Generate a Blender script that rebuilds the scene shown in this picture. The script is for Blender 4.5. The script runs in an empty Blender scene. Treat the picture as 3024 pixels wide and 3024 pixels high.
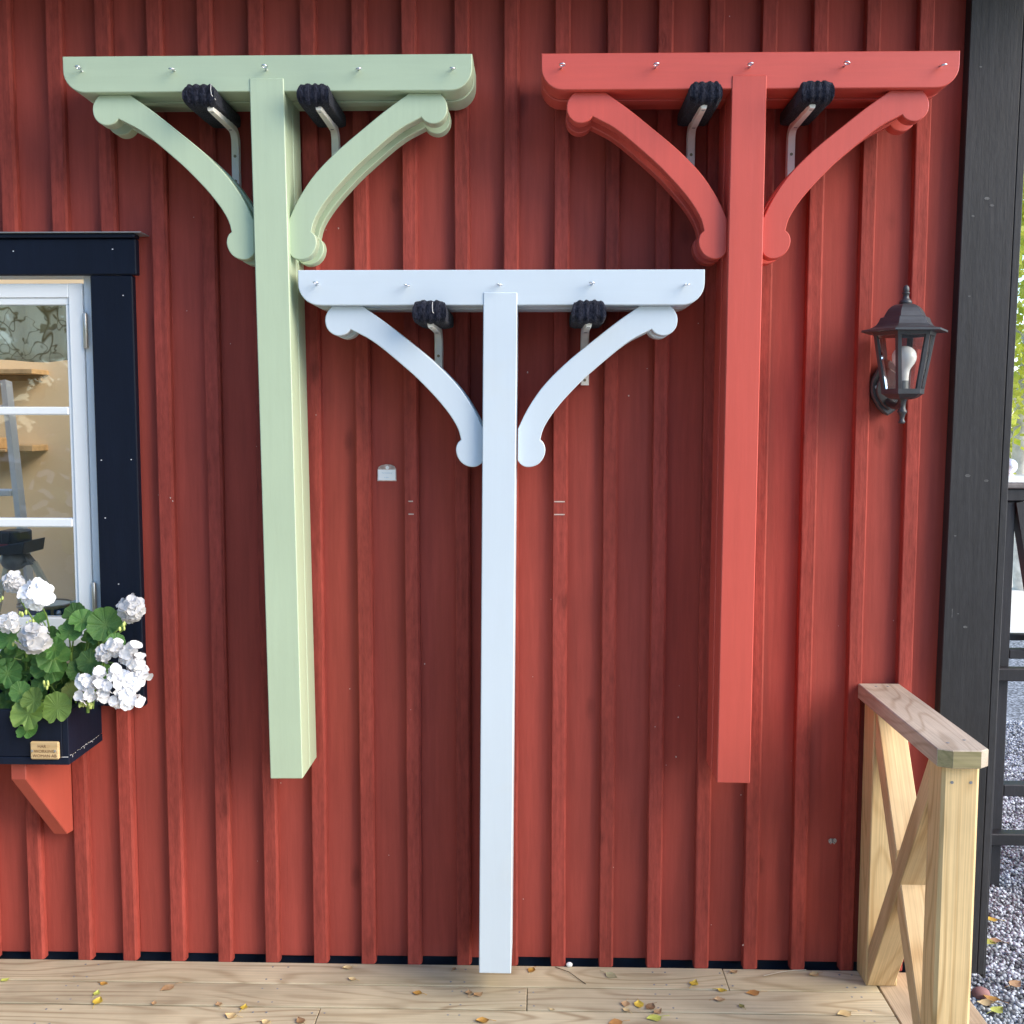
import bpy, bmesh, math, random
import numpy as np
from mathutils import Vector, Matrix
R=math.radians; pi=math.pi
C=bpy.context.scene.collection
SC=bpy.context.scene
# ------------------------------------------------------------------ camera
cam=bpy.data.objects.new('camera',bpy.data.cameras.new('camera')); C.objects.link(cam)
cam.data.sensor_width=36; cam.data.lens=37.5; cam.data.clip_end=600; cam.data.clip_start=.05
_f=Vector((-.0241,.9960,-.0857)).normalized(); _r=Vector((.9997,.0243,.0014)); _r=(_r-_f*_r.dot(_f)).normalized(); _u=_r.cross(_f)
m=Matrix((( _r.x,_u.x,-_f.x,0),(_r.y,_u.y,-_f.y,-3.24),(_r.z,_u.z,-_f.z,1.7067),(0,0,0,1)))
cam.matrix_world=m; SC.camera=cam
# ------------------------------------------------------------------ sky, sun, exposure
SUN_AZ,SUN_EL=68,30          # azimuth to the right of the wall's outward normal
sd=Vector((math.sin(R(SUN_AZ))*math.cos(R(SUN_EL)),-math.cos(R(SUN_AZ))*math.cos(R(SUN_EL)),math.sin(R(SUN_EL))))
w=bpy.data.worlds.new('World'); SC.world=w; w.use_nodes=True
nt=w.node_tree; bg=nt.nodes['Background']; sky=nt.nodes.new('ShaderNodeTexSky'); sky.sky_type='NISHITA'; sky.sun_disc=False
sky.sun_elevation=R(SUN_EL); sky.sun_rotation=R(180-SUN_AZ); sky.air_density=1.0; sky.dust_density=.3; sky.ozone_density=3.0
nt.links.new(sky.outputs[0],bg.inputs[0]); bg.inputs[1].default_value=.132
sl=bpy.data.lights.new('sun','SUN'); sl.energy=1.8; sl.angle=R(46); sl.color=(1,.83,.62)
so=bpy.data.objects.new('sun',sl); C.objects.link(so); so.rotation_euler=sd.to_track_quat('Z','Y').to_euler(); so.location=(4,-4,6)
SC.view_settings.view_transform='Standard'; SC.view_settings.look='None'; SC.view_settings.gamma=1; SC.view_settings.use_curve_mapping=False
SC.view_settings.exposure=1.62
SC.render.engine='CYCLES'; SC.cycles.use_denoising=True; SC.cycles.max_bounces=8; SC.cycles.transparent_max_bounces=12
# ------------------------------------------------------------------ materials
class NT:
    def __init__(s,name):
        s.m=bpy.data.materials.new(name); s.m.use_nodes=True; s.t=s.m.node_tree; s.b=s.t.nodes['Principled BSDF']; s._co=None
    def n(s,ty,ins=None,**kw):
        x=s.t.nodes.new(ty)
        for k,v in kw.items(): setattr(x,k,v)
        for k,v in (ins or {}).items(): s.set(x.inputs[k],v)
        return x
    def set(s,sock,v):
        if isinstance(v,bpy.types.NodeSocket): s.t.links.new(v,sock)
        else: sock.default_value=v
    def co(s,shift=True):
        if s._co is None:
            tc=s.n('ShaderNodeTexCoord'); oi=s.n('ShaderNodeObjectInfo'); s.rand=oi.outputs['Random']
            sc=s.n('ShaderNodeVectorMath',{0:(17.3,9.1,23.7)},operation='SCALE'); s.set(sc.inputs['Scale'],s.rand)
            a=s.n('ShaderNodeVectorMath',{0:tc.outputs['Object'],1:sc.outputs[0]},operation='ADD'); s._co=a.outputs[0]; s.obj=tc.outputs['Object']
        return s._co
    def mp(s,scale,src=None,rot=(0,0,0)):
        return s.n('ShaderNodeMapping',{'Vector':src if src is not None else s.co(),'Scale':scale,'Rotation':rot}).outputs[0]
    def noise(s,scale,vs=(1,1,1),detail=3,rough=.55,dist=0,src=None):
        return s.n('ShaderNodeTexNoise',{'Vector':s.mp(vs,src),'Scale':scale,'Detail':detail,'Roughness':rough,'Distortion':dist}).outputs['Fac']
    def math(s,op,a,b=0.0,c=0.0,clamp=False):
        return s.n('ShaderNodeMath',{0:a,1:b,2:c},operation=op,use_clamp=clamp).outputs[0]
    def rng(s,v,a,b,c,d):
        return s.n('ShaderNodeMapRange',{'Value':v,'From Min':a,'From Max':b,'To Min':c,'To Max':d}).outputs[0]
    def mix(s,f,a,b):
        x=s.n('ShaderNodeMix',data_type='RGBA'); s.set(x.inputs[0],f)
        for i,v in ((6,a),(7,b)): s.set(x.inputs[i],(*v,1) if isinstance(v,tuple) and len(v)==3 else v)
        return x.outputs[2]
    def scale(s,col,f):
        if isinstance(col,tuple): col=s.n('ShaderNodeRGB'); 
        x=s.n('ShaderNodeVectorMath',{0:col},operation='SCALE'); s.set(x.inputs['Scale'],f); return x.outputs[0]
    def bump(s,h,strength,dist=.002,prev=None):
        x=s.n('ShaderNodeBump',{'Height':h,'Strength':strength,'Distance':dist})
        if prev is not None: s.set(x.inputs['Normal'],prev)
        return x.outputs[0]
    def done(s,col=None,rough=None,normal=None,**kw):
        if col is not None: s.set(s.b.inputs['Base Color'],(*col,1) if isinstance(col,tuple) and len(col)==3 else col)
        if rough is not None: s.set(s.b.inputs['Roughness'],rough)
        if normal is not None: s.set(s.b.inputs['Normal'],normal)
        for k,v in kw.items(): s.set(s.b.inputs[k],v)
        return s.m
def rgbn(t,c):
    x=t.n('ShaderNodeRGB'); x.outputs[0].default_value=(*c,1); return x.outputs[0]
def plain(name,c,rough=.5,metal=0,var=.12,vs=8,bump=.0,bs=60):
    t=NT(name); v=t.rng(t.noise(vs,detail=4),.3,.7,1-var,1+var); nrm=None
    if bump: nrm=t.bump(t.noise(bs,detail=3),bump,.002)
    return t.done(t.scale(rgbn(t,c),v),rough,nrm,Metallic=metal)
def painted_wood(name,c,rough,mott,grain,gb,knots=True,axis='z',chips=0,spec=None):
    t=NT(name); ax={'z':(1,1,.06),'x':(.06,1,1)}[axis]
    v=t.rng(t.noise(2.4,(1,1,.7),5,.6),.28,.72,1-mott,1+mott)
    g=t.noise(170,ax,3,.6); g2=t.noise(55,ax,4,.65,.3)
    v=t.math('MULTIPLY',v,t.rng(g2,.3,.7,1-grain,1+grain*.8))
    if t.rand: v=t.math('MULTIPLY',v,t.rng(t.rand,0,1,1-mott*1.1,1+mott*.7))
    g3=t.noise(85,(1,1,.3),3,.65)
    if grain>.15: v=t.math('MULTIPLY',v,t.rng(g3,.35,.7,1+grain*.5,1-grain*.9))
    nrm=t.bump(g2,gb,.0022); nrm=t.bump(g,gb*.6,.001,nrm); nrm=t.bump(g3,gb*.8,.002,nrm)
    if knots:
        kv=t.n('ShaderNodeTexVoronoi',{'Vector':t.mp({'z':(7,7,3.2),'x':(3.2,7,7)}[axis]),'Scale':1.0,'Randomness':1.0})
        wob=t.math('ADD',kv.outputs['Distance'],t.math('MULTIPLY',t.math('SUBTRACT',t.noise(30,detail=3),.5),.09))
        sep=t.n('ShaderNodeSeparateColor',{0:kv.outputs['Color']})
        on=t.math('GREATER_THAN',sep.outputs[0],.45)
        k=t.math('MULTIPLY',t.rng(wob,.05,.15,1,0),on)
        ring=t.math('MULTIPLY',t.math('SINE',t.math('MULTIPLY',wob,75)),k)
        v=t.math('MULTIPLY',v,t.rng(k,0,1,1,.70)); nrm=t.bump(ring,.35*gb,.002,nrm)
    col=t.scale(rgbn(t,c),v)
    if name.startswith('white_paint'): col=t.mix(t.math('MULTIPLY',t.rng(t.noise(3.5,(1,1,1),3,.6),.55,.78,0,1),.22),col,(.62,.60,.50))
    if chips:
        sp=t.noise(95,(1,1,.4),2,.5); col=t.mix(t.math('GREATER_THAN',sp,1-chips),col,(.55,.42,.36))
    return t.done(col,rough,nrm,**({'Specular IOR Level':spec} if spec is not None else {}))
def bare_wood(name,light,dark,axis,freq=46,grain=.16,stain=.25,green=0,bumpy=.25,rough=.65,line=.55):
    t=NT(name); st={'x':(.16,1,1),'y':(1,.16,1),'z':(1,1,.16)}[axis]; st2={'x':(.012,1,1),'y':(1,.012,1),'z':(1,1,.012)}[axis]
    n=t.noise(5.2,st,1.5,.45,.25); s=t.math('SINE',t.math('MULTIPLY',n,freq*2)); s=t.rng(s,-.1,1,0,1); s=t.math('POWER',s,2.4)
    fine=t.noise(260,st2,3,.6); med=t.noise(14,st,3,.55)
    sw=t.noise(3.1,(1,1,1),4,.6)
    amp=t.math('MULTIPLY',s,t.rng(med,.3,.65,.15,line))
    kv=t.n('ShaderNodeTexVoronoi',{'Vector':t.mp({'x':(2.1,8,8),'y':(8,2.1,8),'z':(8,8,2.1)}[axis]),'Scale':1.0})
    kd=t.math('ADD',kv.outputs['Distance'],t.math('MULTIPLY',t.math('SUBTRACT',t.noise(24,detail=2),.5),.08))
    sep=t.n('ShaderNodeSeparateColor',{0:kv.outputs['Color']}); kn=t.math('MULTIPLY',t.rng(kd,.06,.16,1,0),t.math('GREATER_THAN',sep.outputs[0],.62))
    amp=t.math('MAXIMUM',amp,t.math('MULTIPLY',kn,t.rng(t.math('SINE',t.math('MULTIPLY',kd,130)),-1,1,.4,.95)))
    col=t.mix(amp,rgbn(t,light),rgbn(t,dark))
    v=t.math('MULTIPLY',t.rng(fine,.3,.7,1-grain,1+grain),t.rng(sw,.3,.7,1-stain,1+stain*.6))
    v=t.math('MULTIPLY',v,t.rng(t.rand,0,1,.86,1.08))
    col=t.scale(col,v)
    if green: col=t.mix(t.math('MULTIPLY',t.rng(t.noise(2.6,st,3,.6),.5,.72,0,1),green),col,(.30,.27,.10))
    nrm=t.bump(fine,bumpy,.0015); nrm=t.bump(amp,-bumpy*.5,.001,nrm)
    return t.done(col,rough,nrm)
MT={}
MT['wall']=painted_wood('red_wall_paint',(.365,.065,.047),.75,.11,.12,.3,spec=.28)
MT['batten']=painted_wood('red_batten_paint',(.325,.057,.042),.78,.13,.20,.7,spec=.25)
MT['navy']=painted_wood('blue_black_paint',(.0055,.010,.024),.55,.2,.12,.2,knots=False,spec=.22)
MT['black']=painted_wood('black_timber_paint',(.029,.029,.032),.6,.16,.20,.35,spec=.4)
MT['darkblack']=painted_wood('black_fence_paint',(.020,.021,.025),.5,.2,.2,.3)
MT['found']=plain('foundation_blue_black',(.012,.022,.042),.6,var=.5,vs=6)
MT['green']=painted_wood('sage_green_paint',(.465,.575,.405),.42,.045,.03,.12,knots=False)
MT['red']=painted_wood('coral_red_paint',(.63,.098,.071),.40,.06,.045,.12,knots=False)
MT['white']=painted_wood('white_paint',(.60,.69,.765),.36,.025,.012,.06,knots=False)
MT['green_x']=painted_wood('sage_green_beam_paint',(.465,.575,.405),.42,.045,.03,.12,knots=False,axis='x')
MT['red_x']=painted_wood('coral_red_beam_paint',(.63,.098,.071),.40,.06,.045,.12,knots=False,axis='x')
MT['white_x']=painted_wood('white_beam_paint',(.60,.69,.765),.36,.025,.012,.06,knots=False,axis='x')
MT['winwhite']=painted_wood('window_white_paint',(.83,.87,.89),.35,.03,.01,.05,knots=False)
MT['bracketred']=painted_wood('orange_red_paint',(.47,.084,.055),.6,.08,.05,.12,knots=False)
MT['deck']=bare_wood('weathered_deck_wood',(.59,.51,.345),(.31,.225,.13),'x',green=.3,stain=.22,line=.8,freq=50)
MT['decky']=bare_wood('weathered_edge_wood',(.50,.385,.255),(.28,.18,.10),'y',stain=.2)
MT['post']=bare_wood('pale_pine_wood',(.64,.475,.245),(.41,.255,.10),'z',freq=50,stain=.15,line=.8)
MT['brace']=bare_wood('planed_pine_wood',(.66,.48,.26),(.42,.25,.10),'z',freq=40,stain=.2,line=.6)
MT['cap']=bare_wood('grey_weathered_wood',(.53,.45,.35),(.30,.215,.14),'y',freq=52,stain=.25,bumpy=.5,line=.7)
MT['endgrain']=bare_wood('mossy_end_grain',(.36,.31,.16),(.20,.19,.07),'x',freq=70,stain=.3,line=.6)
MT['plaque']=bare_wood('plaque_wood',(.62,.44,.225),(.42,.27,.11),'x',freq=30,stain=.15)
MT['ink']=plain('burnt_lettering',(.16,.075,.03),.7,var=.3,vs=200)
MT['inkpale']=plain('faded_lettering',(.46,.30,.145),.7,var=.1)
MT['cream']=plain('bracket_cream_enamel',(.93,.91,.84),.35,var=.04)
MT['brass']=plain('screw_metal',(.30,.25,.16),.4,.8)
MT['zinc']=plain('zinc_plated_steel',(.66,.68,.72),.34,1.0,var=.05)
MT['flash']=plain('grey_sheet_metal',(.42,.44,.46),.45,.6)
MT['hinge']=plain('hinge_metal',(.62,.58,.50),.35,.7)
MT['lantern']=plain('lantern_black_aluminium',(.048,.050,.056),.40,.1,var=.2,vs=30,bump=.15,bs=300)
MT['bulb']=plain('bulb_opal',(.95,.95,.95),.25,var=.01)
MT['socket']=plain('socket_grey',(.22,.24,.26),.4)
MT['soil']=plain('potting_soil',(.022,.016,.012),.9,var=.5,vs=60,bump=.8,bs=90)
MT['beige']=plain('beige_plaster',(.80,.61,.36),.8,var=.06,vs=2)
MT['shelf']=plain('oiled_wood_shelf',(.50,.32,.15),.5,var=.2,vs=20)
MT['tool']=plain('tool_black_plastic',(.022,.024,.030),.35,var=.2)
MT['toolgrey']=plain('tool_dark_grey',(.17,.165,.16),.4,var=.3,vs=25)
MT['toolred']=plain('tool_red',(.30,.03,.03),.4)
MT['stick']=plain('pale_stick_wood',(.80,.70,.50),.6,var=.1)
MT['ladder']=plain('white_ladder_paint',(.88,.87,.84),.5,var=.03)
MT['drumblue']=plain('drum_dark_blue',(.012,.020,.085),.25,var=.3,vs=10)
MT['drumrim']=plain('drum_bronze_rim',(.28,.20,.12),.35,.7)
MT['palebox']=plain('pale_green_card',(.46,.52,.44),.6,var=.05)
MT['floor']=plain('interior_floor',(.35,.25,.15),.5)
MT['stone']=plain('gravel_grey',(.19,.20,.235),.85,var=.5,vs=55)
MT['road']=plain('sunlit_gravel_colour',(.74,.71,.66),.9,var=.06,vs=3,bump=.3,bs=40)  # sunlight on the far gravel, put into a pale base colour
MT['bark']=plain('birch_bark',(.62,.58,.50),.8,var=.35,vs=7,bump=.5,bs=14)
MT['stem']=plain('geranium_stem',(.16,.27,.055),.5,var=.2,vs=30)
MT['bud']=plain('geranium_bud',(.46,.55,.16),.5,var=.25,vs=90)
MT['chip']=plain('bare_wood_chip',(.60,.46,.40),.8,var=.2,vs=200)
MT['whitechip']=plain('white_paint_chip',(.72,.72,.74),.8,var=.2,vs=200)
MT['lightknot']=plain('worn_knot',(.09,.09,.09),.6,var=.5,vs=200)
MT['paper']=plain('tag_paper',(.90,.93,.95),.6,var=.02)
MT['faint']=plain('faint_blue_ink',(.55,.66,.76),.7,var=.02)
MT['pin']=plain('push_pin_white',(.85,.86,.86),.3,var=.01)
MT['moth']=plain('moth_wing',(.42,.39,.36),.8,var=.6,vs=220)
MT['twig']=plain('dark_twig',(.10,.075,.055),.8); MT['straw']=plain('pale_straw',(.50,.45,.36),.7)
MT['ball']=plain('polished_metal_ball',(.88,.89,.91),.32,.6,var=.02)
MT['thread']=plain('white_thread',(.75,.75,.76),.7,var=.02)
def fabric_pad():
    t=NT('dark_knit_wool'); n=t.noise(230,(1,1,.45),4,.7); n2=t.noise(60,(1,1,.6),3,.6)
    c=t.mix(t.rng(n,.38,.72,0,1),(.004,.005,.012),(.040,.044,.066)); c=t.scale(c,t.rng(n2,.3,.7,.6,1.35))
    return t.done(c,.95,t.bump(n,1.0,.004),**{'Sheen Weight':.08,'Specular IOR Level':.1})
MT['pad']=fabric_pad()
def glass_mat(name,tint,refl):
    t=NT(name); t.t.nodes.remove(t.b); tr=t.n('ShaderNodeBsdfTransparent',{0:(*tint,1)}); gl=t.n('ShaderNodeBsdfGlossy',{0:(1,1,1,1),'Roughness':.015})
    lw=t.n('ShaderNodeFresnel',{'IOR':1.45}); mx=t.n('ShaderNodeMixShader',{0:t.math('MULTIPLY',lw.outputs[0],refl),1:tr.outputs[0],2:gl.outputs[0]})
    out=[n for n in t.t.nodes if n.type=='OUTPUT_MATERIAL'][0]; t.t.links.new(mx.outputs[0],out.inputs[0]); return t.m
MT['glass']=glass_mat('window_glass',(.97,.98,.97),1.5); MT['plastic']=plain('cloudy_plastic_sleeve',(.62,.47,.42),.15,var=.4,vs=60)
def leafy(name,c1,c2,tl=.3,rough=.5,geran=False):
    t=NT(name); t.co(); v=t.noise(22,detail=3)
    col=t.mix(t.rng(v,.3,.7,0,1),rgbn(t,c1),rgbn(t,c2)); col=t.scale(col,t.rng(t.rand,0,1,.72,1.35)); nrm=None
    if geran:
        sp=t.n('ShaderNodeSeparateXYZ',{0:t.obj}); r=t.n('ShaderNodeVectorMath',{0:t.obj},operation='LENGTH').outputs['Value']
        ang=t.math('ARCTAN2',sp.outputs[1],sp.outputs[0]); vein=t.math('POWER',t.math('ABSOLUTE',t.math('COSINE',t.math('MULTIPLY',ang,4.5))),26)
        col=t.mix(t.math('MULTIPLY',vein,.16),col,(.20,.33,.09)); col=t.mix(t.rng(r,.0,.35,.45,0),col,(.24,.38,.09))
        nrm=t.bump(t.math('ADD',t.math('MULTIPLY',vein,-1),t.noise(40,detail=3)),.5,.003)
    t.done(col,rough,nrm); out=[n for n in t.t.nodes if n.type=='OUTPUT_MATERIAL'][0]
    tb=t.n('ShaderNodeBsdfTranslucent',{0:col}); mx=t.n('ShaderNodeMixShader',{0:tl,1:t.b.outputs[0],2:tb.outputs[0]}); t.t.links.new(mx.outputs[0],out.inputs[0]); return t.m
MT['gleaf']=leafy('geranium_leaf',(.055,.16,.036),(.10,.23,.05),.22,.45,True)
MT['gleafpale']=leafy('geranium_leaf_pale',(.17,.30,.065),(.24,.37,.08),.3,.45,True)
MT['gleafyellow']=leafy('geranium_leaf_yellow',(.36,.38,.09),(.28,.36,.08),.3,.5,True)
MT['petal']=leafy('white_petal',(.84,.85,.88),(.90,.90,.91),.28,.5)
MT['foliage']=leafy('sunny_foliage',(.30,.38,.045),(.50,.50,.07),.45,.5)
MT['foliage2']=leafy('yellow_foliage',(.42,.42,.06),(.55,.50,.12),.45,.5)
def fallen(name,c1,c2):
    t=NT(name); t.co(); v=t.noise(60,detail=4,rough=.6); return t.done(t.mix(t.rng(v,.35,.68,0,1),rgbn(t,c1),rgbn(t,c2)),.6,t.bump(v,.4,.002))
FL={'yellow':fallen('leaf_yellow',(.62,.46,.055),(.52,.34,.05)),'amber':fallen('leaf_amber',(.50,.29,.055),(.36,.17,.04)),'tan':fallen('leaf_tan',(.50,.34,.19),(.38,.22,.10)),
 'brown':fallen('leaf_brown',(.30,.18,.09),(.22,.12,.06)),'lime':fallen('leaf_lime',(.52,.55,.12),(.44,.50,.10)),'cream':fallen('leaf_cream',(.66,.52,.27),(.58,.42,.20)),
 'grey':fallen('leaf_grey_green',(.36,.35,.20),(.30,.28,.17)),'orange':fallen('leaf_orange',(.50,.25,.07),(.42,.20,.07)),'olive':fallen('leaf_olive',(.26,.24,.07),(.20,.18,.06))}
def curtain_mat():
    t=NT('patterned_curtain'); t.co()
    n=t.noise(7.5,(1,.1,1),1.0,.4,1.1,src=t.obj); n2=t.noise(17,(1,.1,1),1,.4,.8,src=t.obj)
    l=t.rng(t.math('ABSOLUTE',t.math('SUBTRACT',n,.5)),.0,.016,1,0); l2=t.rng(t.math('ABSOLUTE',t.math('SUBTRACT',n2,.56)),.0,.02,.9,0)
    bl=t.rng(t.noise(23,(1,.1,1.6),1,.4,src=t.obj),.64,.68,0,.7)
    f=t.math('MAXIMUM',t.math('MAXIMUM',l,l2),bl)
    col=t.mix(f,rgbn(t,(.95,.90,.74)),rgbn(t,(.45,.36,.22)))
    t.done(col,.8,None); out=[n for n in t.t.nodes if n.type=='OUTPUT_MATERIAL'][0]
    tb=t.n('ShaderNodeBsdfTranslucent',{0:col}); mx=t.n('ShaderNodeMixShader',{0:.78,1:t.b.outputs[0],2:tb.outputs[0]}); t.t.links.new(mx.outputs[0],out.inputs[0]); return t.m
MT['curtain']=curtain_mat()
def gravel_mat():
    t=NT('grey_gravel'); vo=t.n('ShaderNodeTexVoronoi',{'Vector':t.co(),'Scale':62.0}); n=t.noise(3,detail=4)
    sp=t.n('ShaderNodeSeparateColor',{0:vo.outputs['Color']}); v=t.math('MULTIPLY',t.rng(sp.outputs[0],0,1,.45,1.5),t.rng(n,.3,.7,.85,1.15))
    v=t.math('MULTIPLY',v,t.rng(vo.outputs['Distance'],.25,.75,1.1,.35))
    return t.done(t.scale(rgbn(t,(.32,.35,.385)),v),.85,t.bump(vo.outputs['Distance'],-1.0,.012))
MT['gravel']=gravel_mat()
# ------------------------------------------------------------------ mesh helpers
def mesh(name,v,f,mat,smooth=0):
    me=bpy.data.meshes.new(name); me.from_pydata([tuple(p) for p in v],[],f); me.update()
    if mat is not None: me.materials.append(MT[mat] if isinstance(mat,str) else mat)
    if smooth:
        for p in me.polygons: p.use_smooth=True
        try: me.set_sharp_from_angle(angle=R(smooth))
        except Exception: pass
    return me
class B:
    def __init__(s): s.v=[]; s.f=[]
    def add(s,v,f):
        o=len(s.v); s.v+= [tuple(p) for p in v]; s.f+=[tuple(i+o for i in q) for q in f]; return s
    def box(s,x0,x1,y0,y1,z0,z1,bev=0,shx=0):
        """shx: x shear per unit z"""
        bm=bmesh.new(); bmesh.ops.create_cube(bm,size=1)
        for q in bm.verts: q.co=Vector((x0+(q.co.x+.5)*(x1-x0),y0+(q.co.y+.5)*(y1-y0),z0+(q.co.z+.5)*(z1-z0)))
        if bev: bmesh.ops.bevel(bm,geom=list(bm.edges),offset=bev,segments=1,affect='EDGES')
        for q in bm.verts: q.co.x+=shx*q.co.z
        return s.bm(bm)
    def bm(s,bm):
        bm.verts.index_update(); o=len(s.v); s.v+=[tuple(q.co) for q in bm.verts]; s.f+=[tuple(q.index+o for q in f.verts) for f in bm.faces]; bm.free(); return s
    def prism(s,pts,axis,a,b,bev=0):
        """closed outline extruded along axis; pts are the two other coordinates in xyz order"""
        def P(u,w,t): return {'x':(t,u,w),'y':(u,t,w),'z':(u,w,t)}[axis]
        n=len(pts); bm=bmesh.new(); A=[bm.verts.new(P(u,w,a)) for u,w in pts]; Bv=[bm.verts.new(P(u,w,b)) for u,w in pts]
        fa=bm.faces.new(A); fb=bm.faces.new(Bv[::-1])
        for i in range(n): bm.faces.new((A[i],Bv[i],Bv[(i+1)%n],A[(i+1)%n]))
        bmesh.ops.recalc_face_normals(bm,faces=list(bm.faces))
        if bev: bmesh.ops.bevel(bm,geom=list(fa.edges)+list(fb.edges),offset=bev,segments=1,affect='EDGES')
        return s.bm(bm)
    def tube(s,path,r,n=8,cap=True):
        P=[Vector(p) for p in path]; rr=r if isinstance(r,(list,tuple)) else [r]*len(P); rings=[]; o=len(s.v); ref=None
        for i,p in enumerate(P):
            t=(P[min(i+1,len(P)-1)]-P[max(i-1,0)]).normalized()
            if ref is None: ref=t.orthogonal().normalized()
            ref=(ref-t*ref.dot(t)).normalized(); bn=t.cross(ref)
            for k in range(n):
                a=2*pi*k/n; s.v.append(tuple(p+(ref*math.cos(a)+bn*math.sin(a))*rr[i]))
        for i in range(len(P)-1):
            for k in range(n): s.f.append((o+i*n+k,o+i*n+(k+1)%n,o+(i+1)*n+(k+1)%n,o+(i+1)*n+k))
        if cap: s.f.append(tuple(o+k for k in range(n))[::-1]); s.f.append(tuple(o+(len(P)-1)*n+k for k in range(n)))
        return s
    def lathe(s,prof,n,c,rot=0,sx=1):
        o=len(s.v)
        for r,z in prof:
            for k in range(n):
                a=rot+2*pi*k/n; s.v.append((c[0]+sx*r*math.cos(a),c[1]+r*math.sin(a),c[2]+z))
        for i in range(len(prof)-1):
            for k in range(n): s.f.append((o+i*n+k,o+i*n+(k+1)%n,o+(i+1)*n+(k+1)%n,o+(i+1)*n+k))
        s.f.append(tuple(o+k for k in range(n))[::-1]); s.f.append(tuple(o+(len(prof)-1)*n+k for k in range(n))); return s
    def sphere(s,c,r,n=10,sc=(1,1,1)):
        bm=bmesh.new(); bmesh.ops.create_icosphere(bm,subdivisions=2 if n<12 else 3,radius=1)
        for q in bm.verts: q.co=Vector((c[0]+q.co.x*r*sc[0],c[1]+q.co.y*r*sc[1],c[2]+q.co.z*r*sc[2]))
        return s.bm(bm)
    def me(s,name,mat,smooth=0): return mesh(name,s.v,s.f,mat,smooth)
ROOT={}
def tag(o,label=None,cat=None,group=None,kind=None):
    for k,v in (('label',label),('category',cat),('group',group),('kind',kind)):
        if v: o[k]=v
    return o
def thing(name,label,cat,loc,group=None):
    o=bpy.data.objects.new(name,None); o.empty_display_size=.05; C.objects.link(o); o.location=loc; ROOT[o]=Vector(loc); return tag(o,label,cat,group)
def ob(name,me,parent=None,loc=(0,0,0),rot=(0,0,0),local=False,label=None,kind=None):
    o=bpy.data.objects.new(name,me); C.objects.link(o); o.location=loc; o.rotation_euler=rot
    if parent is not None:
        o.parent=parent
        if not local:
            base=ROOT.get(parent,Vector((0,0,0))); o.matrix_parent_inverse=Matrix.Translation(-base); 
            ROOT[o]=Vector((0,0,0))
    if label: o['label']=label
    if kind: o['kind']=kind
    return o
# note: world-built parts keep location 0, so their own children need no offset
def bx(name,mat,parent,x0,x1,y0,y1,z0,z1,bev=.0015,**kw): return ob(name,B().box(x0,x1,y0,y1,z0,z1,bev).me(name,mat),parent,**kw)
rnd=random.Random(7)
# ------------------------------------------------------------------ ground, far gravel coloured as sunlit
GZ=-.18
g=bpy.data.objects.new('ground',mesh('ground',[(-150,-150,GZ),(150,-150,GZ),(150,300,GZ),(-150,300,GZ)],[(0,1,2,3)],'gravel')); C.objects.link(g); tag(g,kind='structure')
g=bpy.data.objects.new('road',B().prism([(2.2,6.4),(12,5.4),(60,7),(60,16),(12,14),(-20,17),(-20,8)],'z',GZ-.3,GZ+.012).me('road','road')); C.objects.link(g); tag(g,kind='structure')  # far gravel beyond the building's shadow, its sunlight painted in as pale colour
# ------------------------------------------------------------------ house
house=thing('house','red wooden house wall of vertical boards and battens with black corner boards','house',(0,.1,0))
BT=[-3.105,-2.955,-2.803,-2.654,-2.502,-2.353,-2.203,-2.053,-1.903,-1.752,-1.602,-1.4493,-1.3051,-1.1518,-1.0023,-.8528,-.6981,-.548,-.4025,-.2476,-.1008,.0485,.1988,.348,.496,.6478,.7948,.9464,1.0985]
WX0,WX1=-2.62,-1.26   # window hole covered by trim
ZT=3.10
cen=[b+.018 for b in BT]
edges=[-3.2]+cen+[1.34]
for i in range(len(edges)-1):
    a,b=edges[i]+.0006,edges[i+1]-.0006; dy=rnd.uniform(-.0012,.0012); zb=.014+rnd.uniform(-.004,.004)
    segs=[(zb,ZT)]
    if b>WX0 and a<WX1:
        if b>WX1+.01:   # notch at the right trim: full-height strip plus short pieces
            bx('wall_board','wall',house,WX1,b,0+dy,.022,zb,ZT,.0008); b=WX1-.001
        segs=[(zb,.90),(2.235,ZT)]
    for z0,z1 in segs: bx('wall_board','wall',house,a,b,0+dy,.022,z0,z1,.0008)
def batten_me(z0,z1):
    w,c,t=.0365,.0065,.027; j=lambda: rnd.uniform(-.0006,.0006)
    p=[(-.0035+j(),0),(-.001+j(),-t+.001+j()),(.001,-t+j()),(w+j(),-t+j()),(w+c+j(),-t+.0075+j()),(w+c+.001+j(),0)]
    b=B(); n=max(2,int((z1-z0)/.16)); rows=[]
    lean=[rnd.uniform(-.0012,.0012) for _ in range(n+1)]
    for i in range(n+1):
        z=z0+(z1-z0)*i/n
        for k,(x,y) in enumerate(p): b.v.append((x+lean[i]*.6,y+lean[i]*.25*(0<k<5),z))
    for i in range(n):
        for k in range(6): a=i*6+k; c2=i*6+(k+1)%6; b.f.append((a,c2,c2+6,a+6))
    b.f.append(tuple(range(6))[::-1]); b.f.append(tuple(n*6+k for k in range(6))); return b.me('batten','batten')
for x in BT:
    segs=[(.001,ZT)]
    if x+.04>-2.66 and x<-1.2: segs=[(.001,.822),(2.2665,ZT)]
    for z0,z1 in segs: ob('batten',batten_me(z0,z1),house,loc=(x,-.0008,0))
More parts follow.
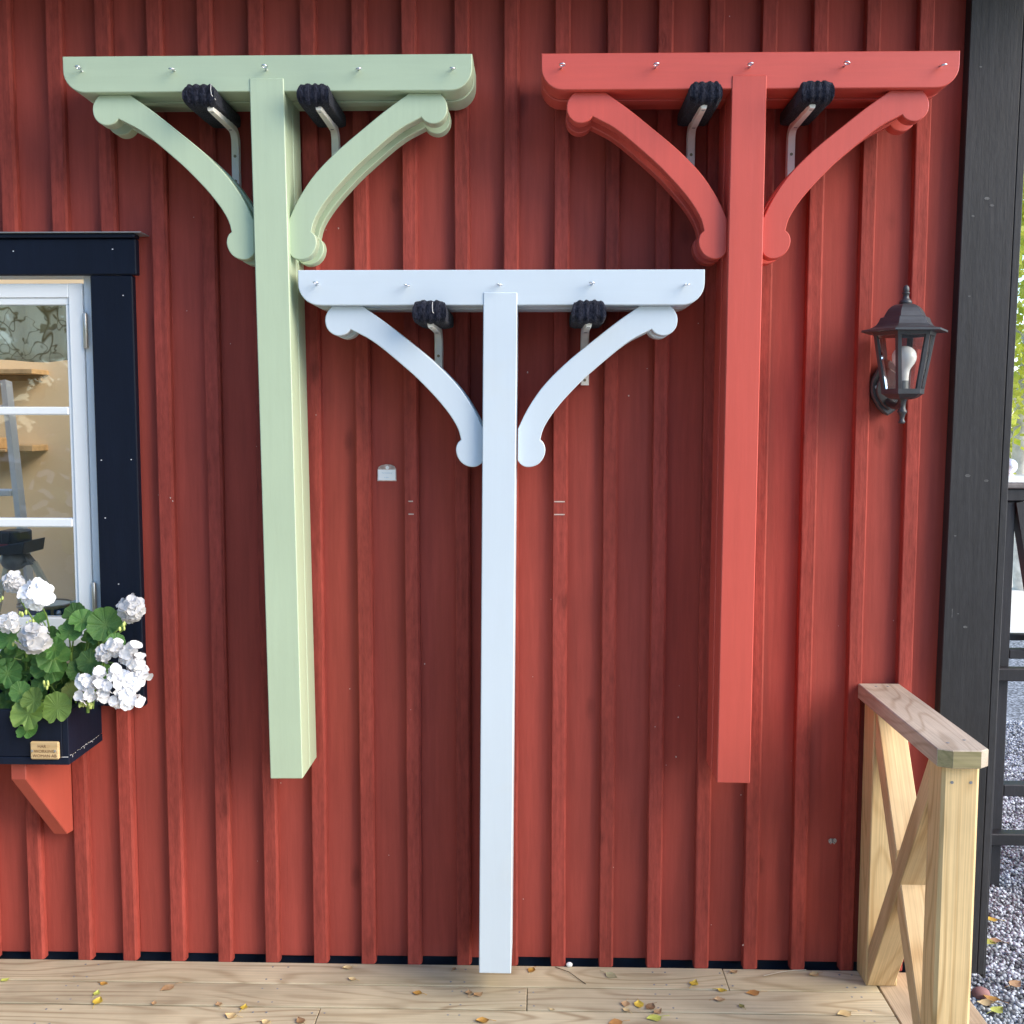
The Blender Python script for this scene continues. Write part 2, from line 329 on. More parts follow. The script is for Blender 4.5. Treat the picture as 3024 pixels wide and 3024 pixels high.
# foundation strip, corner boards, side wall, eave
bx('foundation','found',house,-3.2,1.33,.028,.14,GZ-.05,.6,0)
sh=.0083
ob('corner_board',B().box(1.2115,1.3605,-.045,-.002,.004,ZT,.002,sh).me('corner_board','black'),house)
ob('corner_board',B().box(1.3635,1.3855,-.041,.12,.0,ZT,.002,sh).me('corner_board','black'),house)
ob('corner_board',B().box(1.3865,1.3965,-.028,.10,-.02,ZT,.002,sh*.5).me('corner_board','black'),house)
for k in range(18): bx('wall_board','wall',house,1.335,1.358,.125+.15*k,.125+.15*k+.149,.014,ZT,.0008)
for k in range(18): bx('batten','batten',house,1.358,1.38,.24+.15*k,.285+.15*k,.002,ZT,.002)
bx('soffit','navy',house,-3.3,1.75,-.42,.0,ZT+.002,ZT+.024,.002)
bx('fascia','black',house,-3.3,1.75,-.445,-.421,ZT-.05,ZT+.14,.002)
# interior
bx('interior_wall','beige',house,-6,-.9,3.2,3.25,0,2.7,0)
bx('interior_floor','floor',house,-6,1.33,.15,3.2,-.04,0,0)
bx('interior_side_wall','beige',house,-.95,-.9,.03,3.199,0,2.7,0)
# small bare-wood marks left on two battens
for (x0,x1,z) in ((-.3915,-.3775,1.4618),(-.3915,-.3755,1.4227),(.0495,.0815,1.4622),(.0495,.0815,1.4232)):
    bx('paint_chip','chip',house,x0,x1,-.0290,-.0276,z-.0018,z+.0018,0)
sp=random.Random(21); b=B()
for _ in range(46):
    x=sp.uniform(-1.2,1.2); z=sp.uniform(.05,2.9); r=sp.uniform(.0012,.0028); y=-.0025
    if any(-.004<x-bb<.05 for bb in BT): y=-.0288
    b.add([(x+r*math.cos(k)*sp.uniform(.5,1.2),y,z+r*math.sin(k)*sp.uniform(.5,1.6)) for k in (0,-1.2,-2.5,-3.8,-5.1)],[(0,1,2,3,4)])
ob('paint_specks',b.me('paint_specks','chip'),house,kind='stuff')
b=B()
for x,z,r in ((1.268,2.72,.003),(1.30,2.35,.006),(1.262,2.30,.0035),(1.315,2.33,.005),(1.26,2.07,.003),(1.275,1.545,.006),(1.33,1.53,.005),(1.245,1.365,.003),(1.262,1.13,.0025),(1.285,1.09,.005)):
    b.add([(x+r*1.4*math.cos(k),-.0457,z+r*math.sin(k)*.8) for k in (0,-1.05,-2.1,-3.14,-4.2,-5.2)],[(0,1,2,3,4,5)])
b.add([(1.243,-.0457,1.118),(1.2455,-.0457,1.118),(1.2455,-.0457,1.145),(1.243,-.0457,1.145)],[(0,1,2,3)])
ob('worn_knots',b.me('worn_knots','lightknot'),house,kind='stuff')
# ------------------------------------------------------------------ window (part of the house)
win=ob('window',B().box(-2.54,-1.3445,-.012,.10,2.1415,2.1675,.002).box(-1.3705,-1.3445,-.012,.10,1.00,2.141,.002).box(-2.54,-2.514,-.012,.10,1.00,2.141,.002).me('window_frame','winwhite'),house)
def wp(name,mat,x0,x1,y0,y1,z0,z1,bev=.0015): return bx(name,mat,win,x0,x1,y0,y1,z0,z1,bev)
wp('trim_board','navy',-1.3335,-1.2068,-.052,-.0225,.828,2.1335,.003)
wp('trim_board','navy',-2.675,-2.548,-.052,-.0225,.828,2.1335,.003)
wp('trim_board','navy',-2.69,-1.1935,-.0535,-.0225,2.136,2.2415,.003)
wp('trim_board','navy',-2.547,-1.3345,-.052,-.0225,.828,.955,.003)
wp('drip_board','navy',-2.685,-1.1925,-.064,-.0225,2.2425,2.2545,.002)
wp('drip_flashing','flash',-2.70,-1.170,-.074,-.001,2.2552,2.2582,.0006)
wp('window_sill','winwhite',-2.53,-1.3405,-.058,.06,.984,1.0,.002)
wp('window_sill','winwhite',-2.53,-1.3425,-.05,.06,1.012,1.038,.002)
b=B()
for x,z,y in ((-1.56,2.205,-.0542),(-1.262,2.210,-.0542),(-1.235,2.075,-.0528),(-1.316,1.585,-.0528),(-1.225,1.587,-.0528),(-1.275,1.208,-.0528),(-1.31,1.41,-.0528)):
    b.add([(x+.0026*math.cos(k),y,z+.0018*math.sin(k)) for k in (0,-1.2,-2.5,-3.8,-5.1)],[(0,1,2,3,4)])
ob('nail_spots',b.me('nail_spots','whitechip'),win,kind='stuff')
# reveal between frame and trim
def sash(xr,xl):
    wp('sash_stile','winwhite',xr-.0425,xr,-.018,.03,1.045,2.115)
    wp('sash_stile','winwhite',xl,xl+.0425,-.018,.03,1.045,2.115)
    wp('sash_rail','winwhite',xl+.043,xr-.043,-.0175,.03,2.073,2.1147)
    wp('sash_rail','winwhite',xl+.043,xr-.043,-.0175,.03,1.045,1.095)
    wp('glazing_bead','winwhite',xl+.043,xr-.043,-.0125,.02,2.052,2.0725)
    wp('glazing_bead','winwhite',xr-.0545,xr-.043,-.0125,.02,1.096,2.0515)
    wp('glazing_bead','winwhite',xl+.043,xl+.0545,-.0125,.02,1.096,2.0515)
    for z0,z1 in ((1.7205,1.7455),(1.377,1.4045)): wp('muntin','winwhite',xl+.055,xr-.055,-.0145,.02,z0,z1,.004)
    for z0,z1 in ((1.096,1.376),(1.4055,1.7195),(1.7465,2.0515)): wp('pane','glass',xl+.055,xr-.055,.0045,.0085,z0,z1,0)
sash(-1.3725,-1.938); sash(-1.946,-2.512)
wp('mullion','winwhite',-1.9455,-1.9385,-.012,.10,1.0,2.141)
for z in (1.974,1.155):
    ob('hinge',B().lathe([(.0062,-.053),(.0072,-.05),(.0072,-.0005),(.006,0),(.0072,.0005),(.0072,.05),(.004,.054)],12,(-1.364,-.0225,z)).me('hinge','hinge',40),win)
cv=[];cf=[]
for i in range(81):
    x=-2.48+i*(1.10)/80
    for j in range(6):
        z=2.10-.211*j/5; cv.append((x,.085+.008*math.sin(i*.75)+.004*math.sin(i*.31+j*.3),z+(.004*math.sin(i*.35) if j==5 else 0)))
for i in range(80):
    for j in range(5): cf.append((i*6+j,i*6+j+1,i*6+j+7,i*6+j+6))
cu=bpy.data.objects.new('curtain',mesh('curtain',cv,cf,'curtain',60)); C.objects.link(cu); sm=cu.modifiers.new('thick','SOLIDIFY'); sm.thickness=.0015
tag(cu,'pale patterned valance curtain hanging across the top of the window','curtain')
# things seen through the window
t=thing('wall_shelf','upper wooden wall shelf seen through the middle window panes','shelf',(-3.4,3.2,1.97))
bx('shelf_board','shelf',t,-4.0,-2.962,2.98,3.199,1.974,2.003,.003); bx('rail','shelf',t,-3.98,-3.0,3.17,3.199,1.94,1.973,.002)
t=thing('wall_shelf','lower wooden wall shelf with two wood blocks seen through the window','shelf',(-3.4,3.2,1.51))
bx('shelf_board','shelf',t,-4.0,-3.14,2.99,3.199,1.515,1.532,.003); bx('block','shelf',t,-3.13,-2.985,3.0,3.199,1.518,1.556,.004); bx('block','shelf',t,-3.3,-3.2,3.03,3.18,1.5325,1.60,.004)
t=thing('stepladder','white stepladder standing inside behind the window','stepladder',(-2.0,.6,0))
def slat(b,p,q,w,d):
    p,q=Vector(p),Vector(q); ax=(q-p).normalized(); sx=Vector((1,0,0)); sx=(sx-ax*sx.dot(ax)).normalized(); sy=ax.cross(sx)
    v=[c+sx*a*w/2+sy*e*d/2 for c in (p,q) for a,e in ((-1,-1),(1,-1),(1,1),(-1,1))]
    return b.add(v,[(3,2,1,0),(4,5,6,7)]+[(k,(k+1)%4,4+(k+1)%4,4+k) for k in range(4)])
ob('side_rail',slat(B(),(-1.985,.72,1.85),(-1.73,.48,0.0),.020,.05).me('side_rail','ladder'),t)
ob('side_rail',slat(B(),(-2.285,.72,1.85),(-2.54,.48,0.0),.020,.05).me('side_rail','ladder'),t)
for z in (.4,.75,1.10,1.437,1.75):
    f=z/1.85; ob('rung',B().box(-2.54+.255*f+.012,-1.73-.255*f-.012,.48+.24*f-.04,.48+.24*f+.04,z-.011,z+.011,.003).me('rung','ladder'),t)
t=thing('power_tool','black power tool with a dark tray standing on pale wooden legs inside','tool',(-1.8,.45,0))
ob('body',B().box(-1.882,-1.80,.40,.50,1.262,1.32,.006).box(-1.86,-1.83,.39,.40,1.28,1.318,.003).me('body','tool'),t)
ob('grip',B().box(-1.885,-1.835,.385,.399,1.255,1.276,.004).me('grip','toolred'),t)
ob('tray',B().prism([(-1.90,1.262),(-1.768,1.286),(-1.776,1.243),(-1.895,1.238)],'y',.37,.53,.003).me('tray','tool'),t)
ob('housing',B().sphere((-1.846,.45,1.215),.047,12,(1,.9,.85)).prism([(-1.80,1.236),(-1.772,1.20),(-1.80,1.196),(-1.835,1.186),(-1.83,1.20),(-1.79,1.207)],'y',.43,.47).me('housing','toolgrey',50),t)
ob('leg',slat(B(),(-1.832,.45,1.2),(-1.80,.52,0),.021,.02).me('leg','stick'),t)
ob('leg',slat(B(),(-1.777,.45,1.205),(-1.12,.40,0),.018,.02).me('leg','stick'),t)
ob('leg',slat(B(),(-1.87,.45,1.2),(-2.15,.40,0),.015,.018).me('leg','stick'),t)
bx('interior_bench','palebox',house,-2.5,-1.38,.105,.26,.98,1.02,.002)
t=thing('drum','dark blue round tin with bronze rim standing on the inner window ledge','tin',(-1.615,.16,1.02))
ob('shell',B().lathe([(.083,0),(.083,.078)],40,(-1.615,.1875,1.02),sx=1).me('shell','drumblue',40),t)
ob('rim',B().lathe([(.084,.076),(.0885,.079),(.0885,.086),(.086,.088),(.080,.088),(.080,.080)],40,(-1.615,.1875,1.02)).me('rim','drumrim',50),t)
ob('lid',B().lathe([(.079,.079),(.079,.083)],40,(-1.615,.1875,1.02)).me('lid','stick',40),t)
ob('lug',B().box(-1.566,-1.558,.114,.123,1.02,1.1,.002).me('lug','drumrim'),t)
ob('screw_knob',B().sphere((-1.545,.125,1.085),.009).me('screw_knob','zinc',60),t)
t=bx('paper_box','palebox',None,-1.510,-1.47,.13,.17,1.021,1.121,.002); tag(t,'small pale green box beside the dark blue tin behind the glass','box')
# ------------------------------------------------------------------ deck
deck=thing('deck','pale weathered timber deck of long planks in front of the red wall','deck',(0,-2,0)); 
rows=[]; y=-.0255
joints={0:[-2.4,.5815],1:[-1.9,-.027],2:[-.6275]}
k=0; dxr=random.Random(3)
while y>-4.1:
    wd=.1275 if k else .130; js=joints.get(k,[dxr.uniform(-2.5,.6)]); xs=[-3.2]+js+[1.034]
    for i in range(len(xs)-1):
        x0,x1=xs[i]+.0012,xs[i+1]-.0012; L=x1-x0; cx=(x0+x1)/2
        me=B().box(-L/2,L/2,-wd+.0068,0,-.028,0,.0016).me('plank','deck'); o=ob('plank',me,deck,loc=(cx,y,dxr.uniform(-.0008,.0008)),rot=(0,0,dxr.uniform(-.0008,.0008)))
    y-=wd; k+=1
for i,x in enumerate((1.0385,1.1625)): 
    o=ob('plank',B().box(0,.1215,-4.05,0,-.028,0,.0022).me('plank','decky'),deck,loc=(x,-.032,0))
for x in (-2.6,-2.0,-1.4,-.8,-.2,.4,.95): bx('joist','decky',deck,x-.022,x+.022,-4.1,-.03,GZ+.0,-.0285,.001)
bx('fascia_board','decky',deck,1.262,1.284,-4.1,-.04,GZ+.03,-.030,.002)
b=B()
for k in range(3):
    yy=-.0255-.128*k
    for x in (-1.38,-1.42,-.78,-.82,-.22,-.255,.36,.40,.94,.97,*( [j+.018 for j in joints[k]]+[j-.018 for j in joints[k]])):
        for o in (.028,.102): b.lathe([(.0032,0),(.0032,.0011)],8,(x+rnd.uniform(-.006,.006),yy-o,-.0001))
ob('screw_heads',b.me('screw_heads','socket'),deck,kind='stuff')
# ------------------------------------------------------------------ clothesline posts
BR=[(0.0018,-0.3429),(0.0229,-0.2975),(0.0465,-0.2581),(0.0741,-0.2207),(0.1055,-0.1874),(0.1407,-0.1542),(0.1759,-0.1249),(0.215,-0.0938),(0.2539,-0.0627),(0.2928,-0.0336),(0.3239,-0.0124),(0.3413,0.0),(0.4272,-0.0),(0.4371,-0.0105),(0.4451,-0.0241),(0.4476,-0.0396),(0.4448,-0.057),(0.436,-0.0706),(0.4224,-0.0802),(0.4068,-0.083),(0.3911,-0.0791),(0.3813,-0.0725),(0.3753,-0.0647),(0.3559,-0.0744),(0.3247,-0.0899),(0.2936,-0.1113),(0.2625,-0.1366),(0.2235,-0.1698),(0.1922,-0.1972),(0.1609,-0.2285),(0.1295,-0.2619),(0.102,-0.2954),(0.0824,-0.325),(0.0706,-0.3487),(0.0648,-0.3744),(0.0739,-0.3823),(0.0787,-0.3942),(0.0796,-0.4061),(0.0757,-0.422),(0.067,-0.4359),(0.0551,-0.4459),(0.0392,-0.4511),(0.0233,-0.4511),(0.0094,-0.444),(0.0010,-0.4321)]
def smooth_closed(p,corners,it=1):
    for _ in range(it):
        q=[]; nc=[]; n=len(p)
        for i in range(n):
            a,b=Vector(p[i-1]),Vector(p[i]); c=Vector(p[(i+1)%n])
            if i in corners: nc.append(len(q)); q.append(tuple(b))
            else: q.append(tuple(b*.75+a*.25)); q.append(tuple(b*.75+c*.25))
        p,corners=q,nc
    return p
BRs=smooth_closed(BR,[0,11,12,22,34,44],1)
HB=1.9365; HL=.565
def beam_outline():
    r=.060; p=[(-HL,.097),(HL,.097)]
    for k in range(9): a=-k*pi/2/8; p.append((HL-r+r*math.cos(a),r+r*math.sin(a)))
    for k in range(9): a=-pi/2-k*pi/2/8; p.append((-HL+r+r*math.cos(a),r+r*math.sin(a)))
    return [(x,z+HB) for x,z in p]
def eye_hook():
    b=B(); ring=[]; n=14; o=len(b.v); Rr,rr=.0075,.0018
    for i in range(n):
        a=2*pi*i/n
        for k in range(6):
            c=2*pi*k/6; q=(Rr+rr*math.cos(c)); b.v.append((q*math.cos(a),-.014-Rr+q*math.sin(a),rr*math.sin(c)))
    for i in range(n):
        for k in range(6): b.f.append((i*6+k,((i+1)%n)*6+k,((i+1)%n)*6+(k+1)%6,i*6+(k+1)%6))
    b.tube([(0,.004,0),(0,-.0145,0)],.0021,6); b.lathe([(.004,0),(.004,.0005)],6,(0,0,0)); return b.me('hook','zinc',60)
HOOK=eye_hook()
def clothes_post(mat,col,loc,lean,label,hooks=True):
    H=1.9715
    t=thing('clothesline_post',label,'clothesline post',loc,'T shaped clothesline posts hung on the red wall')
    ob('post',B().box(-.0472,.0472,-.0475,.0475,-H,0,.0022).me('post',mat),t,loc=(0,0,H),rot=(0,lean,0),local=True)
    ob('beam',B().prism(beam_outline(),'y',-.0448,.0448,.0022).me('beam',mat+'_x',35),t,local=True)
    for s in (1,-1):
        pts=[(s*(.0475+x),HB+z) for x,z in BRs]
        if s<0: pts=pts[::-1]
        ob('brace',B().prism(pts,'y',-.0225,.0225,.002).me('brace',mat,35),t,local=True)
    if hooks:
        for x in (-.511,-.2545,.0007,.2548,.512):
            ob('hook',HOOK,t,loc=(x,-.0448 if abs(x)>.1 else -.0448,1.993),rot=(R(rnd.uniform(-12,12)),R(rnd.uniform(-14,14)),R(rnd.uniform(-8,8))),local=True)
    return t
for mat,cx,z0,ln,nm in (('green',-.7483,.6695,.0225,'sage green'),('white',-.1058,.0890,-.0148,'glossy white'),('red',.5706,.6690,-.0058,'coral red')):
    a=ln/1.97
    clothes_post(mat,nm,(cx,-.1925,z0),-a,{'green':'front sage green T shaped clothesline post with curved braces and five hooks','white':'front white T shaped clothesline post hanging lowest in the middle with five hooks','red':'front coral red T shaped clothesline post with curved braces and five hooks'}[mat])
    clothes_post(mat,nm,(cx,-.0915,z0-.0004),-a,{'green':'second sage green T shaped clothesline post hung against the wall behind the front one','white':'second white T shaped clothesline post against the wall hidden behind the front white one','red':'second coral red T shaped clothesline post tucked against the wall behind the front red one'}[mat],False)
# ------------------------------------------------------------------ shelf brackets with knitted pads
def pad_me(wd,zlo,ztop,seed):
    q=random.Random(seed); zl=ztop+.0085; yf=-.2895; yb=-.03; sec=[]
    path=[(yb,zlo+.006),(yb,ztop-.001),(-.12,ztop-.001),(-.237,ztop-.001),(-.2425,ztop+.004),(-.250,zl),(-.268,zl+.001),(-.281,zl-.003),(yf,zl-.014),(yf-.001,(zlo+zl)/2),(yf,zlo+.012),(-.279,zlo+.002),(-.262,zlo),(-.2,zlo+.001),(-.1,zlo+.002)]
    # subdivide
    P=[]
    for i in range(len(path)):
        a=path[i]; c=path[(i+1)%len(path)]; n=max(1,int(math.hypot(a[0]-c[0],a[1]-c[1])/.009))
        for k in range(n): P.append((a[0]+(c[0]-a[0])*k/n,a[1]+(c[1]-a[1])*k/n))
    cy=sum(p[0] for p in P)/len(P); cz=(zlo+ztop)/2; NX=34; v=[]; f=[]; n=len(P)
    for i in range(NX+1):
        u=-1+2*i/NX; e=1-.20*max(0,abs(u)-.72)/.28-(.12 if abs(u)>.99 else 0); rib=.0013*math.cos(u*pi*4.3+seed+.5*math.sin(u*5+seed))+q.uniform(-.0004,.0004)
        for k,(y,z) in enumerate(P):
            front=1 if y<-.243 else .2; top=1 if (z>ztop-.003 and y>-.243) else 0
            dz=(z-cz); sc=e+(rib/.027)*front*(0 if top else 1)
            yy=y+(-rib*front*(1 if y<-.26 else .3))*1.0+q.uniform(-.0009,.0009)*front
            zz=min(cz+dz*sc, ztop-.0008) if top else cz+dz*sc+q.uniform(-.0008,.0008)*(1-top)
            xx=u*wd/2*(1-.06*(abs(dz)/.03)**2)
            v.append((xx,yy,zz))
    for i in range(NX):
        for k in range(n): f.append((i*n+k,(i+1)*n+k,(i+1)*n+(k+1)%n,i*n+(k+1)%n))
    f.append(tuple(range(n))[::-1]); f.append(tuple(NX*n+k for k in range(n)))
    return mesh('cushion',v,f,'pad',50)
def strip(path,ws,th):
    """flat bar along a path in the yz plane with per-point width"""
    b=B(); P=[Vector((0,p[0],p[1])) for p in path]; n=len(P)
    for i,p in enumerate(P):
        t=(P[min(i+1,n-1)]-P[max(i-1,0)]).normalized(); nm=Vector((1,0,0)).cross(t); w=ws[i]/2; c=min(.003,w*.3)
        for x,d in ((-w,0),(-w+c,-th),(w-c,-th),(w,0)): b.v.append(tuple(p-nm*d*-1+Vector((x,0,0))) if False else tuple(p+nm*d+Vector((x,0,0))))
    for i in range(n-1):
        for k in range(4): b.f.append((i*4+k,i*4+(k+1)%4,(i+1)*4+(k+1)%4,(i+1)*4+k))
    b.f.append((3,2,1,0)); b.f.append(tuple((n-1)*4+k for k in range(4))); return b
def bracket(cx,px,za,ztop,label,seed,thread=False):
    t=thing('shelf_bracket',label,'shelf bracket',(cx,0,za-.165),'padded brackets carrying the clothesline posts')
    d=.014
    path=[(-.0145,za-.165),(-.0145,za-.10),(-.0145,za-.055)]
    for k in range(1,7): a=pi/2*k/6; path.append((-.0145-.040*(1-math.cos(a)),za-.042+ .040*math.sin(a)+.002))
    path+=[(-.12,za+.001),(-.20,za),(-.262,za)]
    n=len(path); ws=[.0265]*3+[.0262-.0003*k for k in range(6)]+[.0235,.0215,.0195]
    # the visible side is towards the camera / below
    b=strip([(y,z) for y,z in path],ws,-.013)
    ob('arm',b.me('arm','cream',40),t,loc=(cx,0,0))
    yv=-.0285
    sc=B()
    for z in (za-.078,za-.150):
        o=ob('screw',B().tube([(cx,-.024,z),(cx,-.0292,z)],[.0048,.0042],10).me('screw','brass',40),t)
    for y,w in ((-.07,.009),(-.245,.008)):
        ob('slot',B().box(cx-w/2,cx+w/2,y-.001,y+.001,za-.0145,za-.0120,0).me('slot','socket'),t)
    ob('cushion',pad_me(.088 if seed<30 else .094,za-.004,ztop,seed),t,loc=(px,0,0))
    if thread:
        ob('thread',B().tube([(px+thread,-.2935,ztop+.003),(px+thread-.001,-.2945,ztop-.010),(px+thread,-.293,ztop-.024),(px+thread+.008,-.280,ztop-.034)],.0009,5).me('thread','thread'),t)
bracket(-.8985,-.9225,2.5615,2.6060,'padded cream bracket under the left arm of the green clothesline post',3,.037)
bracket(-.6010,-.6110,2.5615,2.6060,'padded cream bracket under the right arm of the green clothesline post',5)
bracket(-.2985,-.2990,1.9760,2.0255,'padded cream bracket under the left arm of the white clothesline post',31,.010)
bracket(.1392,.1385,1.9765,2.0255,'padded cream bracket under the right arm of the white clothesline post',33)
bracket(.4455,.4470,2.5600,2.6055,'padded cream bracket under the left arm of the red clothesline post',9)
bracket(.7370,.7440,2.5600,2.6055,'padded cream bracket under the right arm of the red clothesline post',12,.0)
# ------------------------------------------------------------------ lantern
LX,LY=1.040,-.152
lan=thing('wall_lantern','black six sided wall lantern with clear panes and a white bulb','lantern',(LX,0,1.72))
q=.000253; zc=lambda y: 2.0886-(y-165)*q+.001
rot=R(0)
fin=[(0,165),(14,168),(25,178),(36,200),(36,230),(31,244),(42,250),(43,261),(34,268),(35,300),(42,318),(56,334),(68,348),(70,368),(62,376)]
ob('finial',B().lathe([(r*q,-(y-165)*q) for r,y in fin][::-1],20,(LX,LY,zc(165))).me('finial','lantern',60),lan)
roof=[(70,374),(115,384),(150,402),(180,430),(208,470),(226,510),(231,522),(262,527),(270,535),(283,570),(308,608),(345,636),(400,655),(468,668),(470,690),(450,692),(340,690)]
ob('roof',B().lathe([(r*1.03*q,-(y-165)*q) for r,y in roof][::-1],6,(LX,LY,zc(165)),rot).me('roof','lantern'),lan)
def hexp(Rr,k,z): a=rot+2*pi*k/6; return Vector((LX+Rr*math.cos(a),LY+Rr*math.sin(a),z))
zt,zb2=zc(692),zc(1362); Rt,Rb=352*q,236*q
for k in range(6):
    p,qq=hexp(Rt,k,zt),hexp(Rb,k,zb2); d=(p-Vector((LX,LY,zt))).normalized(); 
    b=B(); v=[]
    for c in (qq,p):
        n1=hexp(1,k+1,0)-hexp(1,k,0); n0=hexp(1,k-1,0)-hexp(1,k,0); n1.normalize(); n0.normalize(); wv=.0095
        v+=[c,c+n1*wv,c+n1*wv-d*.006,c-d*.008,c+n0*wv-d*.006,c+n0*wv]
    b.add(v,[tuple(range(6))[::-1],tuple(range(6,12))]+[(i,(i+1)%6,6+(i+1)%6,6+i) for i in range(6)])
    ob('corner_bar',b.me('corner_bar','lantern'),lan)
    a0,a1,b0,b1=[hexp(Rr-.007,kk,z) for Rr,z in ((Rb,zb2+.008),(Rt,zt-.006)) for kk in (k,k+1)]
    ob('pane',mesh('pane',[a0,a1,b1,b0],[(0,1,2,3)],'glass'),lan)
def hexring(ro0,ro1,z0,z1,w):
    b=B(); 
    for (Rr,z) in ((ro0,z0),(ro1,z1)):
        for k in range(6): b.v.append(tuple(hexp(Rr,k,z)))
        for k in range(6): b.v.append(tuple(hexp(Rr-w,k,z)))
    for k in range(6):
        j=(k+1)%6; b.f+=[(k,j,12+j,12+k),(6+j,6+k,18+k,18+j),(12+k,12+j,18+j,18+k),(j,k,6+k,6+j)]
    return b
ob('top_rim',hexring(Rt-.0022+.0012,Rt+.0012,zt-.010,zt+.001,.012).me('top_rim','lantern'),lan)
ob('bottom_rim',hexring(Rb+.0012,Rb+.0018,zb2-.004,zb2+.010,.012).me('bottom_rim','lantern'),lan)
cup=[(234,1366),(232,1378),(205,1395),(170,1418),(120,1436),(60,1440)]
ob('cup',B().lathe([(r*q,-(y-165)*q) for r,y in cup][::-1],6,(LX,LY,zc(165)),rot).me('cup','lantern'),lan)
pend=[(50,1438),(50,1448),(42,1462),(36,1500),(35,1530),(44,1556),(53,1572),(52,1586),(40,1600),(30,1630),(25,1655),(31,1675),(38,1690),(34,1704),(14,1712)]
ob('pendant',B().lathe([(r*q,-(y-165)*q) for r,y in pend][::-1],20,(LX,LY,zc(165))).me('pendant','lantern',60),lan)
ob('socket',B().lathe([(.014,0),(.014,.030)],20,(LX+.001,LY,zc(1345))).me('socket','socket',40),lan)
bl=[(0,838),(40,844),(80,862),(110,890),(128,925),(134,965),(128,1005),(108,1045),(82,1080),(66,1110),(58,1150),(56,1228)]
ob('bulb',B().lathe([(max(r,1)*q,-(y-165)*q) for r,y in bl][::-1],28,(LX+.001,LY,zc(165))).me('bulb','bulb',60),lan)
def plate(cx,zc0,s,y0,y1,mat,nm):
    half=[(0,-.080),(.014,-.071),(.028,-.058),(.036,-.044),(.045,-.030),(.0515,-.012),(.0525,.004),(.050,.022),(.043,.040),(.036,.054),(.026,.066),(.012,.076),(0,.084)]
    pts=half+[(-x,z) for x,z in half[1:-1]][::-1]
    return ob(nm,B().prism([(cx+x*s,zc0+z*s) for x,z in pts],'y',y0,y1,.004*s).me(nm,mat,30),lan)
PZ=1.802; PX=1.0385
ob('spacer',B().box(PX-.054,PX-.03,-.012,.0,PZ-.022,PZ+.022,.001).box(PX-.03,PX+.03,-.022,.0,PZ-.03,PZ+.03,.001).me('spacer','lantern'),lan)
plate(PX,PZ,1,-.036,-.012,'lantern','back_plate'); plate(PX,PZ-.004,.74,-.044,-.030,'lantern','raised_plate')
ob('screw',B().tube([(1.0005,-.034,1.806),(1.0005,-.039,1.806)],.0045,12).me('screw','zinc',40),lan)
ob('arm',B().tube([(PX,-.035,1.765),(PX,-.075,1.752),(LX,-.115,1.748),(LX,-.135,1.757),(LX,LY,1.768)],[.013,.011,.0095,.0095,.010],12).me('arm','lantern',60),lan)
# ------------------------------------------------------------------ timber railing
rail=thing('railing','new pine deck railing with crossed braces and a grey weathered top board','railing',(1.045,-.35,0))
RX0,RX1=.9985,1.0925
def vp_(name,mat,x0,x1,y0,y1,z0,z1,bev=.003): 
    c=((x0+x1)/2,(y0+y1)/2,(z0+z1)/2); return ob(name,B().box(x0-c[0],x1-c[0],y0-c[1],y1-c[1],z0-c[2],z1-c[2],bev).me(name,mat),rail,loc=c)
vp_('post','post',RX0,RX1,-.118,-.024,.0005,.864)
vp_('post','post',RX0,RX1-.002,-.655,-.560,-.14,.8635,.008)
cx,cy=(.9765+1.1015)/2,-.35
capo=[(.9765,-.0235),(1.1015,-.0235),(1.1015,-.670),(1.0775,-.688),(1.0085,-.688),(.9765,-.672)]
ob('top_board',B().prism([(x-cx,y-cy) for x,y in capo],'z',-.0225,.0225,.0025).me('top_board','cap'),rail,loc=(cx,cy,.8875))
tb=rail.children[-1]
e=ob('end_grain',B().add([(1.0765,-.6886,.867),(1.0095,-.6886,.867),(1.0095,-.6886,.908),(1.0765,-.6886,.908),(.9778,-.6731,.867),(1.0087,-.6884,.867),(1.0087,-.6884,.908),(.9778,-.6731,.908)],[(1,0,3,2),(4,5,6,7)]).me('end_grain','endgrain'),rail)
for (x,y) in ((1.02,-.06),(1.055,-.06),(1.02,-.625),(1.07,-.60)):
    ob('screw',B().lathe([(.004,-.001),(.004,.0008)],8,(x,y,.9101)).me('screw','socket'),rail)
def brace(y0,z0,y1,z1,x0,x1,th,trim):
    """square bar in the yz plane, ends cut plumb"""
    d=Vector((0,y1-y0,z1-z0)); Lg=d.length; ang=math.atan2(-(y1-y0),z1-z0)
    # parallelogram in local (y along thickness, z along length), cut vertical in world
    h=th/2; k=h*math.tan(math.atan2(z1-z0,y1-y0)) if True else 0
    sl=(z1-z0)/(y1-y0)
    # world corners of a bar whose ends are vertical
    ht=th*math.sqrt(1+sl*sl)/2
    W=[(y0,z0-ht),(y0,z0+ht),(y1,z1+ht),(y1,z1-ht)]
    if trim: W=trim(W)
    cyy=(y0+y1)/2; czz=(z0+z1)/2; ca,sa=math.cos(-ang),math.sin(-ang)
    P=[((y-cyy)*ca-(z-czz)*sa,(y-cyy)*sa+(z-czz)*ca) for y,z in W]
    return ob('brace',B().prism(P,'x',x0-(x0+x1)/2,x1-(x0+x1)/2,.0025).me('brace','brace'),rail,loc=((x0+x1)/2,cyy,czz),rot=(ang,0,0))
